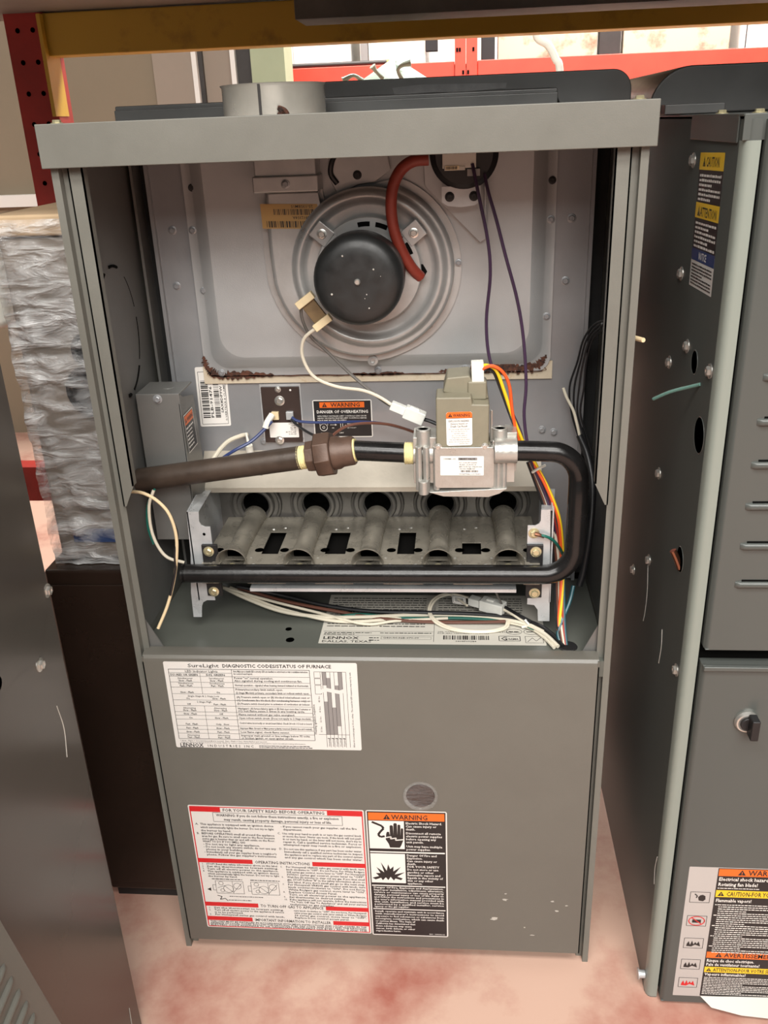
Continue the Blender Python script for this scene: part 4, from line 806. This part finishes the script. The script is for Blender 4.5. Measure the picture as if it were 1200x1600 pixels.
# ---- rating plate on the blower deck
s = Sticker((206, 146, 460), (1, 0, 0), (0, -1, 0), 261, 115, 'foil', 1)
s.line(133, 30, 133, 110, 0.5, 'ink'); s.line(3, 88, 133, 88, 0.4, 'ink'); s.line(3, 97, 133, 97, 0.4, 'ink')
s.text('LENNOX', 4, 105.6, 5.6, 'ink', 42, 1); s.text('DALLAS, TEXAS', 3.5, 112.6, 4.4, 'ink', 58, 0)
for k in range(13): s.fine(5, 10 + k * 5.6, 128 if k < 8 else 60, 2.0, 'ink', 40 + k, 0.95); s.fine(137 if k < 7 else 68, 10 + k * 5.6, 250 if k < 7 else 128, 2.0, 'ink', 60 + k, 0.9)
s.fine(4, 92, 60, 1.6, 'ink', 80); s.fine(70, 92, 130, 1.6, 'ink', 81); s.fine(4, 95.4, 40, 1.6, 'ink', 82); s.text('G40UH-36B-070-09', 74, 103.5, 3, 'ink', 42); s.frame(72, 99.5, 130, 105, 0.3, 'ink'); s.fine(58, 103, 70, 1.7, 'ink', 83); s.fine(58, 108, 70, 1.7, 'ink', 84)
s.text('CAL CODE DESIGN COMPLIES WITH THE STANDARD', 137, 88.5, 2.2, 'ink', 96); s.text('FOR GAS CENTRAL FURNACES', 137, 92, 2.2, 'ink', 60)
s.bars(144, 95.5, 197, 104.5, 'ink', 17); s.text('5808F09284', 158, 109.5, 2.6, 'ink', 24); s.frame(208, 96, 232, 106, 0.8, 'ink'); s.text('G', 210, 105, 7.4, 'ink', None, 1); s.text('GAMA', 218, 104, 3.4, 'ink', 12, 1)
for cx in (226, 246): s.path([(cx + 9 * math.cos(t * .35), 86 + 6 * math.sin(t * .35)) for t in range(19)], 0.6, 'ink'); s.fine(cx - 6, 87, cx + 6, 1.8, 'ink', cx)
s.frame(238, 96, 258, 110, 0.5, 'ink'); s.path([(240, 108), (246, 99), (250, 106), (256, 98)], 0.6, 'ink'); s.fine(258, 103, 260, 1, 'ink')
s.build('rating_plate', dk)

# ================================================================== THE FURNACE ON THE RIGHT
G = empty('gas_furnace', (865, 320, 0), 'closed dark grey furnace on the right with louvered upper door and warning sticker', 'furnace')
GX = 598
pr = [(GX, 680), (GX, -38), (GX + 0.8, -42), (GX + 3, -45.5), (GX + 6, -47), (GX + 13, -47), (GX + 13, -45), (GX + 7, -45), (GX + 4, -43.8), (GX + 2.4, -41), (GX + 1.6, -38), (GX + 1.6, 680)]
gs = MB().prism(pr, 'z', 0, 1000).build('side_panel', 'cab_right', G, angle=50)
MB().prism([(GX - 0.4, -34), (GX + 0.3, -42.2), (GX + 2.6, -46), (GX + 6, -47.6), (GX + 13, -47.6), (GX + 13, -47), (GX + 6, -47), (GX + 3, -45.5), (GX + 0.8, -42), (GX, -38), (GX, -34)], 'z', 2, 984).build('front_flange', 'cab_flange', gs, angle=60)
MB().prism([(2 * 865 - p[0] - 1, p[1]) for p in pr], 'z', 0, 1000).build('side_panel', 'cab_right', G, angle=50)
MB().box(600, 1130, 672, 678, 0, 1000).build('back_panel', 'cab_right', G)
m = MB(); m.box(GX - 1.5, 1133, -42, 682, 1002, 1004); m.box(GX - 1.8, GX - 0.2, -30, 130, 982, 1004); m.box(GX - 1.8, 1134, -46, -44, 984, 1004); m.build('top_panel', 'cab_right', G, bevel=0.6)
screw((606, 60, 1004), (0, 0, 1), G, 'brass', 0.9); screw((612, -30, 1004), (0, 0, 1), G, 'brass', 0.9)
MB().box(606, 1124, -34, -32, 4, 1000).build('inner_front', 'hole', G)
dprof = [(-56, 0), (-54, 0)]
def gdoor(name, z0, z1, lip):
    m = MB(); m.prism([(613.5, -42), (613.5, -52), (615, -55), (618, -57), (1111, -57), (1114, -55), (1116, -42), (1114.5, -42), (1112, -54), (618, -55), (615, -52), (615, -42)], 'z', z0, z1)
    m.box(614, 1115, -57, -42, z1 - 1.5, z1); m.box(614, 1115, -57, -42, z0, z0 + 1.5)
    return m.build(name, 'cab_right', G, angle=50, bevel=0.8)
ud = gdoor('upper_door', 512, 1000, 1); ld = gdoor('lower_door', 6, 494, 1)
MB().box(614, 1115, -61, -57, 489, 494.5).build('door_lip', 'cab_right', ld, bevel=1.4)
for k in range(9):
    z = 587 + 41 * k; m = MB()
    prf = [(0, -3.2), (2.6, -3.0), (4.2, -1.2), (4.4, 1.2), (3.0, 3.0), (0, 3.4)]
    n = len(prf); xs_ = [634, 638, 1090, 1094]; sc_ = [0.15, 1, 1, 0.15]; vs_ = []
    for x_, q in zip(xs_, sc_): vs_ += [(x_, -56.8 - a * q, z + b2) for a, b2 in prf]
    m.add(vs_, [(j * n + i, j * n + i + 1, (j + 1) * n + i + 1, (j + 1) * n + i) for j in range(3) for i in range(n - 1)])
    lv = m.build('louver', 'cab_right', ud, angle=60)
    MB().box(640, 1088, -57.6, -57.05, z + 3.2, z + 5.2).build('louver_slot', 'hole', lv)
m = MB(); m.lathe([(12, 0), (12.5, 3), (11, 6), (9.5, 6.6), (7, 5.5)], (664, -57, 428), (0, -1, 0), 28); la = m.build('latch_ring', 'steel', ld)
m = MB(); m.lathe([(7.5, 4), (7.5, 9), (0.01, 9)], (664, -57, 428), (0, -1, 0), 20); m.obox((668, -70, 428), (1, 0, 0), (0, 0, 1), (0, 1, 0), 4, 12, 7); m.build('latch_knob', 'black_pl', la, bevel=1.2)
for y, z in ((114, 963), (120, 854), (67, 791), (-23, 789), (136, 757), (136, 627), (147, 510), (228, 455), (-22, 465)):
    screw((GX, y, z), (-1, 0, 0), gs, 'steel', 1.15)
m = MB(); m.cyl((GX - 0.5, -34, 24), (GX - 8, -34, 24), 5, 5, 12); m.cyl((GX - 8, -34, 24), (GX - 9, -34, 24), 7, 7, 12); m.build('foot_bolt', 'galv', gs)
for y, z, r in ((-10, 723, 17), (34, 783, 11), (10, 580, 13)):
    m = MB(); m.lathe([(0.01, 0.25), (r, 0.25)], (GX, y, z), (-1, 0, 0), 28); m.lathe([(r, 0), (r + 0.9, 0.6), (r + 1.2, 0)], (GX, y, z), (-1, 0, 0), 28, 1); m.build('side_hole', ['hole', 'cab_right'], gs)
m = MB(); m.tube([(GX + 1, 9, 570), (GX - 4, 10, 582), (GX - 8, 11, 590)], 3.6, 10); m.build('copper_tube', 'copper', gs)
m = MB(); m.tube([(GX, 5, 769), (GX - 18, 40, 752), (GX - 30, 62, 738)], 1.7, 8); m.build('wire_stub', 'w_stub', gs)
for pts in ([(150, 505), (140, 470), (142, 440), (147, 425)], [(52, 470), (48, 450), (52, 425)], [(-30, 212), (-26, 190), (-30, 170)]):
    MB().tube([(GX - 0.2, y, z) for y, z in pts], 0.55, 6).build('scratch', 'scuff', gs)
s = Sticker((GX, 88, 971), (0, -1, 0.03), (0, -0.03, -1), 84, 122, 'paper', 1)
s.rect(0, 0, 84, 46, 'black_lab', 0.33); s.rect(0, 46, 84, 88, 'black_lab', 0.33); s.rect(0, 0, 84, 15, 'pyellow'); s.rect(0, 44, 84, 58, 'pyellow'); s.rect(0, 86, 84, 97, 'pblue')
s.alert(12, 12, 9, 'ink', 'pyellow'); s.text('CAUTION', 24, 12, 8.4, 'ink', 46, 1); s.alert(8, 56, 9, 'ink', 'pyellow'); s.text('ATTENTION', 19, 56, 8.4, 'ink', 58, 1); s.text('NOTICE', 28, 94.6, 6.6, 'pwhite', 28, 1)
for k in range(6): s.fine(5, 21 + 4.2 * k, 80 if k % 3 != 2 else 50, 2.4, 'pwhite', 100 + k); s.fine(5, 63.5 + 4.2 * k, 80 if k % 3 != 1 else 54, 2.4, 'pwhite', 110 + k)
for k in range(7): s.fine(5, 101.5 + 3.0 * k, 79 if k % 4 != 3 else 46, 1.7, 'ink', 120 + k)
s.build('caution_sticker', gs)
s = Sticker((627, -57, 226), (1, 0, 0), (0, 0, -1), 150, 208, 'paper_dimmed', 1)  # same paper, its colour toned down to offset the stronger light here
s.rect(32, 1, 149, 207, 'black_lab', 0.33)
def hz(y, h, m_, t, x, size, w_, al=True):
    s.rect(33, y, 148.5, y + h, m_); s.alert(x, y + h - 1.6, size * 1.05, 'ink', m_); s.text(t, x + size * 1.5, y + h - 1.8, size, 'ink', w_, 1)
hz(2, 10.5, 'porange', 'WARNING', 54, 7.6, 44); s.text('Electrical shock hazard.', 34, 19.5, 5.2, 'pwhite', 56, 1); s.text('Rotating fan blade!', 34, 27.4, 5.2, 'pwhite', 44, 1); s.fine(34, 31.5, 80, 1.2, 'pwhite', 1)
hz(34, 10.5, 'pyellow', 'CAUTION-FOR YOUR SAFETY', 35, 6.6, 76); s.text('Flammable vapors!', 34, 52, 5.0, 'pwhite', 40, 1)
for k in range(24): s.fine(34 + (4 if k % 5 else 0), 57 + 3.3 * k, (70 if k % 6 == 3 else 144), 1.35, 'pwhite', 200 + k)
hz(134 - 2, 10, 'porange', 'AVERTISSEMENT', 43, 7.0, 60); s.text('Risque de choc electrique.', 34, 148.5, 4.8, 'pwhite', 55, 1); s.text('Pale de ventilateur tournante!', 34, 155, 4.8, 'pwhite', 62, 1)
hz(157, 9, 'pyellow', 'ATTENTION-POUR VOTRE SECURITE', 35, 5.4, 82); s.text('Vapeurs inflammables!', 34, 171.4, 4.6, 'pwhite', 48, 1)
for k in range(11): s.fine(34, 175.4 + 2.8 * k, (80 if k % 5 == 4 else 144), 1.2, 'pwhite', 240 + k)
for k, y in enumerate((47, 84, 120, 155, 186)):
    s.frame(5, y - 9, 27, y + 7, 0.6, 'ink'); c_ = 'pred' if k == 4 else 'ink'
    if k == 0: s.path([(10, y - 6), (13, y - 3), (12, y)], 1.4, c_); s.poly([(15, y + 4), (14, y - 1), (16, y - 4), (19, y - 5), (22, y - 3), (22.5, y + 2), (20, y + 5)], c_)
    elif k == 1:
        s.path([(16 + 9 * math.cos(t * .4), y - 1 + 7 * math.sin(t * .4)) for t in range(17)], 1.2, 'pred', 0.5); s.poly([(11, y - 3), (21, y - 3), (21, y + 2), (11, y + 2)], c_); s.line(10, y - 6, 22, y + 4, 1.2, 'pred', 0.55)
    else:
        pts = [(8, y + 4)]
        for j in range(9): pts.append((8.5 + j * 1.9, y + (-5 if j % 2 else 0) + (j % 3)))
        s.poly(pts + [(24, y + 4), (18, y + 1.5), (14, y + 4.5)], c_)
s.build('warning_sticker', ld)
# peeling lower edge of that sticker
m = MB(); P0 = [(660, -57.3, 18), (700, -57.5, 20), (740, -57.5, 21), (776, -57.5, 21)]; P1 = [(672, -66, 10), (705, -74, 9), (740, -76, 8), (776, -74, 8)]
m.add(P0 + P1, [(i, i + 1, 5 + i, 4 + i) for i in range(3)]); m.build('sticker_curl', 'foil', ld)

# ================================================================== CABINET ON THE LEFT AND THE LEANING DOOR
L = empty('furnace_cabinet', (-285, -430, 0), 'bare grey sheet metal cabinet at left edge, its screwed side facing the open furnace', 'cabinet')
lx = -22
m = MB(); m.prism([(-118, 0), (-118, 1016), (-760, 1016), (-760, 0)], 'x', lx - 1.6, lx); ls_ = m.build('side_panel', 'cab_left', L, bevel=0.6)
MB().box(-548, lx - 1.6, -121, -118.2, 0, 1014).build('front_panel', 'cab_left', L)
MB().box(-550, -548, -760, -118, 0, 1016).build('far_side_panel', 'cab_left', L); MB().box(-548, lx - 2, -760, -120, 1013, 1016).build('top_panel', 'cab_left', L); MB().box(-548, lx - 2, -760, -757, 0, 1012).build('back_panel', 'cab_left', L)
m = MB(); m.prism([(-165, 562), (-200, 572), (-760, 572), (-760, 1012), (-128, 1012), (-128, 600)], 'x', lx, lx + 1.0); m.build('overlap_sheet', 'cab_left', ls_)
screw((lx, -121.5, 612), (1, 0, 0), ls_, 'steel', 1.1); screw((lx, -163, 556), (1, 0, 0), ls_, 'steel', 1.1)
m = MB(); m.lathe([(0.01, 0.3), (7, 0.3)], (lx + 1.2, -236, 585), (1, 0, 0), 16); m.build('hole', 'hole', ls_)
for pts in ([(-150, 500), (-146, 470), (-152, 440)], [(-139, 60), (-142, 30), (-144, 14)]): MB().tube([(lx + 0.2, y, z) for y, z in pts], 0.5, 6).build('scratch', 'scuff', ls_)

e_ = Vector((-50, -50, 430)).normalized(); w_ = Vector((0.02, -1, 0)); w_ = (w_ - e_ * w_.dot(e_)).normalized(); n_ = e_.cross(w_).normalized()
if n_.x < 0: n_ = -n_
Wd, Hd = 380, 440
base = Vector((50, -292, 0)); c0 = base + e_ * (Wd * abs(w_.z) / e_.z + 2)
LD = empty('louvered_door', tuple(c0 + w_ * Wd), 'loose grey door with short slanted louvers leaning in the lower left corner', 'door panel')
m = MB(); m.obox(c0 + w_ * Wd / 2 + e_ * Hd / 2 - n_ * 1, w_, e_, n_, Wd / 2, Hd / 2, 1)
for a_, b2 in (((0, 0), (0, Hd)), ((Wd, 0), (Wd, Hd))):
    m.obox(c0 + w_ * a_[0] + e_ * Hd / 2 - n_ * 5, w_, e_, n_, 0.8, Hd / 2, 5)
m.build('door_sheet', 'cab', LD, bevel=1.5)
for k in range(20):
    cc = c0 + w_ * (18 + 60) + e_ * (90 + 17 * k); m = MB(); vs_ = []; prf = [(0, -3.5), (2.4, -2.6), (3.4, 0), (2.4, 2.6), (0, 3.5)]; n5 = len(prf)
    for t, q in ((-60, 0.1), (-56, 0.8), (-50, 1), (50, 1), (56, 0.8), (60, 0.1)): vs_ += [cc + w_ * t + n_ * (a * q) + e_ * (b2 * (0.4 + 0.6 * q)) for a, b2 in prf]
    m.add(vs_, [(j * n5 + i, j * n5 + i + 1, (j + 1) * n5 + i + 1, (j + 1) * n5 + i) for j in range(5) for i in range(n5 - 1)]); m.build('louver', 'cab', LD, angle=60)

# ================================================================== WRAPPED UNIT ON THE BROWN CABINET
B = empty('brown_cabinet', (-72, 300, 0), 'dark brown glossy cabinet standing low between the left cabinet and the open furnace', 'cabinet')
MB().box(-130, -14, 76, 520, 18, 530).build('body', 'brown_box', B, bevel=4)
MB().box(-124, -20, 84, 512, 0, 18).build('plinth', 'dark', B); MB().box(-126, -18, 73, 76, 34, 512).build('front_sheet', 'brown_box', B, bevel=1.5)
WR = empty('wrapped_appliance', (-70, 300, 531), 'grey appliance wrapped in shiny clear plastic film, on the brown cabinet', 'appliance')
bd_ = MB().box(-118, -22, 104, 500, 532, 912).build('body', 'wrap_body', WR, bevel=6)
for x, z, r in ((-40, 745, 30), (-34, 790, 22)):
    m = MB(); m.lathe([(r, 0), (r, 6), (r - 4, 6.5), (r - 5, 1), (0.01, 1)], (x, 104, z), (0, -1, 0), 32); m.build('outlet', 'dark', bd_)
MB().box(-80, -26, 98, 104, 600, 615).build('badge', 'steel', bd_, bevel=1); MB().box(-96, -40, 99, 104, 556, 574).build('handle', 'pblue', bd_, bevel=2)
MB().box(-121, -19, 100, 504, 912, 934).build('cardboard_cap', 'cardboard', WR, bevel=3)
m = MB(); nz = 70; rnd = random.Random(3)
loop = [(-126, 500 - 20 * k) for k in range(0, 20)] + [(-126 + 5 * k, 92) for k in range(1, 22)] + [(-16, 100 + 20 * k) for k in range(1, 20)]
vs_ = []
for j in range(nz + 1):
    z = 531 + (930 - 531) * j / nz
    for i, (x, y) in enumerate(loop):
        d_ = 2.4 * math.sin(z * 0.09 + 0.09 * x + 2 * math.sin(i * 0.5)) + 1.3 * math.sin(z * 0.27 - i * 0.8) + rnd.uniform(-1.0, 1.0)
        vs_.append((x + (d_ * 0.8 if y > 95 else 0) * (-1 if x < -80 else 0.3), y - (d_ if y < 95 else 0), z))
k_ = len(loop); m.add(vs_, [(j * k_ + i, j * k_ + i + 1, (j + 1) * k_ + i + 1, (j + 1) * k_ + i) for j in range(nz) for i in range(k_ - 1)]); m.build('plastic_film', 'film', WR, angle=80)
WT = empty('white_worktop', (-450, 600, 0), 'white worktop with rounded corner peeking out at the left edge beside the wrapped appliance', 'worktop')
MB().prism(rrect(-620, -284, 402, 800, 20), 'z', 752, 822).build('top_slab', 'white_pl', WT, bevel=14, seg=4)
for x_, y_ in ((-598, 440), (-540, 440), (-598, 760), (-540, 760)): MB().box(x_ - 20, x_ + 20, y_ - 20, y_ + 20, 0, 752).build('leg', 'dark_steel', WT, bevel=2)

# ================================================================== PALLET RACK
K = empty('pallet_rack', (400, 900, 0), 'pallet rack over the furnaces with yellow beam and dark red upright', 'rack')
def upright(x, y, col, parent):
    m = MB(); m.box(x - 36, x + 36, y - 2, y, 0, 2600); m.box(x - 36, x - 33.5, y, y + 62, 0, 2600); m.box(x + 33.5, x + 36, y, y + 62, 0, 2600); u_ = m.build('upright', col, parent)
    for k in range(24):
        for sx in (-14, 14):
            m = MB(); m.lathe([(0.01, 0.3), (4.4, 0.3)], (x + sx, y - 2, 620 + k * 51), (0, -1, 0), 10); m.build('slot', 'hole', u_)
    return u_
upright(-398, 900, 'rack_red', K); upright(2300, 900, 'rack_red', K)
def beam(x0, x1, y, z0, z1, col, parent):
    return MB().prism([(y, z0), (y + 50, z0), (y + 50, z1 - 28), (y + 24, z1 - 28), (y + 24, z1), (y, z1)], 'x', x0, x1).build('beam', col, parent, bevel=2)
bm_ = beam(-362, 2262, 894, 1138, 1206, 'rack_yellow', K)
m = MB(); m.box(-366, -360, 880, 940, 1040, 1204); m.box(-371, -362, 890, 894, 1040, 1204); bc = m.build('beam_connector', 'rack_yellow', K)
for z in (1060, 1095, 1130): m = MB(); m.lathe([(0.01, 0.3), (4, 0.3)], (-366.5, 889.8, z), (0, -1, 0), 10); m.build('slot', 'hole', bc)
beam(-362, 2262, -60, 1170, 1206, 'rack_yellow', K)
MB().box(-500, 2300, -60, 1000, 1208, 1228).build('shelf_deck', 'deck_steel', K)
for y in (500,): MB().prism([(y, 1138), (y + 90, 1138), (y + 90, 1150), (y + 6, 1150), (y + 6, 1206), (y, 1206)], 'x', 152, 2200).build('shelf_support', 'wrap_body', K, bevel=1)
br_ = MB().box(-1400, -436, 905, 950, 270, 350).build('beam', 'rack_red', K, bevel=2)

# ================================================================== THINGS ON TOP OF THE FURNACES
def tray(name, x0, x1, y0, y1, z0, z1, label, rx=26, mt='tray'):
    t = empty(name, ((x0 + x1) / 2, (y0 + y1) / 2, z0), label, 'door panel', 'spare door panels lying on the furnaces')
    h = z1 - z0; prf = [(x0, z0), (x1, z0)] + arc(x1 - min(rx, h * .9), z1 - min(rx, h * .9), min(rx, h * .9), 0, 90, 8) + [(x0, z1)]
    return t, prf
T1, prf = tray('sheet_metal_tray', 6, 470, 170, 690, 1017, 1034, 'flat dark grey panel lying directly on the open furnace behind the flue collar')
MB().prism([(6, 1017), (470, 1017), (470, 1034), (6, 1034)], 'y', 172, 560).build('sheet', 'tray', T1, bevel=1.5)
MB().box(6, 470, 168.5, 172, 1017, 1030).build('folded_edge', 'tray', T1, bevel=1)
T2, prf = tray('sheet_metal_tray', 120, 552, 230, 620, 1034.5, 1053, 'upper dark grey panel with rounded right corner and scuffed shiny streak, on another panel')
pr2 = [(120, 1034.5), (470, 1034.5), (478, 1019), (553, 1019)] + arc(533, 1031, 20, 0, 90, 8) + [(120, 1051)]
MB().prism(pr2, 'y', 226, 560).build('sheet', 'tray', T2, bevel=1.5, angle=50)
pts = [(300, 1035), (345, 1036), (372, 1035), (420, 1037), (421, 1042), (330, 1044), (298, 1042)]
MB().prism(pts, 'y', 225.4, 226).build('scuff_streak', 'tape', T2)
T3, prf = tray('sheet_metal_tray', 575, 1130, 150, 600, 1004, 1050, 'dark grey panel with big rounded corner lying on the right furnace', 60)
MB().prism([(576, 1004.5), (1120, 1004.5), (1120, 1052)] + arc(620, 1008, 44, 90, 176, 10), 'y', 246, 640).build('sheet', 'tray', T3, bevel=2, angle=50)
MB().box(580, 640, 180, 246, 1004.5, 1014).build('folded_edge', 'tray', T3, bevel=1)

# tall bagged bundle standing on the floor behind
Bg = empty('plastic_bag', (238, 1240, 0), 'pale green plastic bag with tied knots showing behind the furnace top', 'bag')
m = MB(); nu, nv = 28, 26; vs_ = []; rnd = random.Random(5)
for j in range(nv + 1):
    t_ = j / nv
    for i in range(nu):
        a = 2 * math.pi * i / nu; r_ = 1.0 if t_ < 0.88 else max(0.0, 1 - ((t_ - 0.88) / 0.12) ** 2) ** 0.5; wob = 1 + 0.05 * math.sin(3 * a + j * 0.6) + rnd.uniform(-.02, .02)
        vs_.append((238 + 118 * r_ * math.cos(a) * wob, 1240 + 90 * r_ * math.sin(a) * wob, 1118 * (t_ if t_ < 0.88 else 0.88 + (t_ - 0.88) * (1 + 0.12 * math.sin(2 * a)))))
m.add(vs_, [(j * nu + i, j * nu + (i + 1) % nu, (j + 1) * nu + (i + 1) % nu, (j + 1) * nu + i) for j in range(nv) for i in range(nu)]); m.build('sack', 'bag', Bg, angle=80)
for p in ([(255.0, 1150.0, 1085.7), (248.4, 1140.0, 1101.7), (256.6, 1135.0, 1110.3), (274.6, 1135.0, 1114.1)], [(216.4, 1150.0, 1089.5), (204.7, 1140.0, 1101.2), (197.9, 1135.0, 1111.5)], [(174.7, 1150.0, 1086.6), (158.0, 1140.0, 1096.1), (137.4, 1135.0, 1087.5)]):
    MB().tube(p, lambda t: 5 - 2.4 * math.sin(t * 3.14) + 2 * t, 10).build('knot', 'bag', Bg)

# ================================================================== THE AISLE BEHIND
K2 = empty('pallet_rack', (600, 3030, 0), 'bright red rack beams across the lit aisle behind the furnaces', 'rack')
for x in (374, 418): MB().box(x - 21, x + 21, 2994, 3060, 0, 2600).build('upright', 'rack_orange', K2, bevel=2)
for i_, (x, z) in enumerate(((362, 1250), (372, 1250), (424, 1250), (385, 1172), (404, 1172), (385, 1150), (404, 1150))):
    MB().box(x - 4, x + 4, 2992.6, 2994, z - 7, z + 7).build('slot', 'hole', K2)
MB().box(-900, 352, 3000, 3050, 1085, 1212).build('beam', 'rack_orange', K2, bevel=3); MB().box(440, 2600, 3000, 3050, 1085, 1212).build('beam', 'rack_orange', K2, bevel=3)
MB().box(-900, 2600, 3052, 3900, 1190, 1204).build('shelf_deck', 'dark_steel', K2); MB().box(-900, 2600, 3910, 3960, 1085, 1206).build('beam', 'rack_orange', K2); 
MB().box(-880, -800, 2994, 3060, 0, 2600).build('upright', 'rack_orange', K2); MB().box(2520, 2600, 2994, 3060, 0, 2600).build('upright', 'rack_orange', K2)
for x in (-840, 2560): MB().box(x - 40, x + 40, 3900, 3960, 0, 2600).build('upright', 'rack_orange', K2)
def thing(name, label, cat, x0, x1, y0, y1, z0, z1, mt, extra=None):
    t = empty(name, ((x0 + x1) / 2, (y0 + y1) / 2, z0), label, cat)
    MB().box(x0, x1, y0, y1, z0, z1).build('body', mt, t, bevel=4)
    for nm, e in (extra or []): MB().box(*e[:6]).build(nm, e[6], t, bevel=2)
    FAR.append(t)
FAR = []
thing('white_carton', 'white carton with thin dark seams, far left on the back rack', 'box', -290, -60, 3100, 3500, 1206, 1700, 'white_wall', [('seam', (-290, -60, 3098, 3100, 1228, 1231, 'grey_ink'))])
thing('white_appliance', 'white appliance with dark side post beside the red upright', 'appliance', 20, 240, 3120, 3600, 1206, 1750, 'white_pl', [('side_post', (-20, 8, 3110, 3160, 1206, 1700, 'grey_ink')), ('control_box', (238, 286, 3090, 3140, 1256, 1330, 'black_pl'))])
thing('stained_panel', 'stained beige metal panel right of the red upright', 'panel', 520, 900, 3080, 3140, 1206, 1800, 'rusty', [('edge_post', (456, 508, 3075, 3140, 1206, 1800, 'black_pl'))])
thing('stained_panel', 'speckled beige panel at the far right of the back rack', 'panel', 1000, 1400, 3090, 3150, 1206, 1800, 'rusty', [('edge_post', (908, 990, 3085, 3140, 1206, 1800, 'dark_steel'))])
thing('white_carton', 'white carton beyond the speckled panel at the right', 'box', 1440, 1900, 3100, 3500, 1206, 1700, 'white_wall', [('seam', (1460, 1464, 3098, 3100, 1206, 1700, 'ink'))])
t = empty('dark_roller', (-120, 2960, 1212), 'long dark rod lying on the red beam behind', 'rod'); FAR.append(t)
MB().cyl((-300, 3020, 1221), (90, 3020, 1221), 8.5, 8.5, 14).build('rod', 'dark_steel', t)
MB().cyl((90, 3020, 1221), (100, 3020, 1221), 9, 9, 14).build('end_cap', 'rack_yellow', t)
t = MB().tube([(560, 1500, 1250), (547.2, 1500.0, 1179.6), (574.2, 1500.0, 1157.5), (592.9, 1500.0, 1127.7), (604.7, 1500.0, 1092.5), (612, 1500, 900), (616, 1500, 400), (616, 1500, 0)], 9, 14).build('white_hose', 'white_pl')
tag(t, 'white plastic tube curving down behind the furnace panels', 'tube', None, 'thing')

for r_ in (F, G, L, LD, B, WR, WT, K, T1, T2, T3, Bg, K2, *FAR): settle(r_)
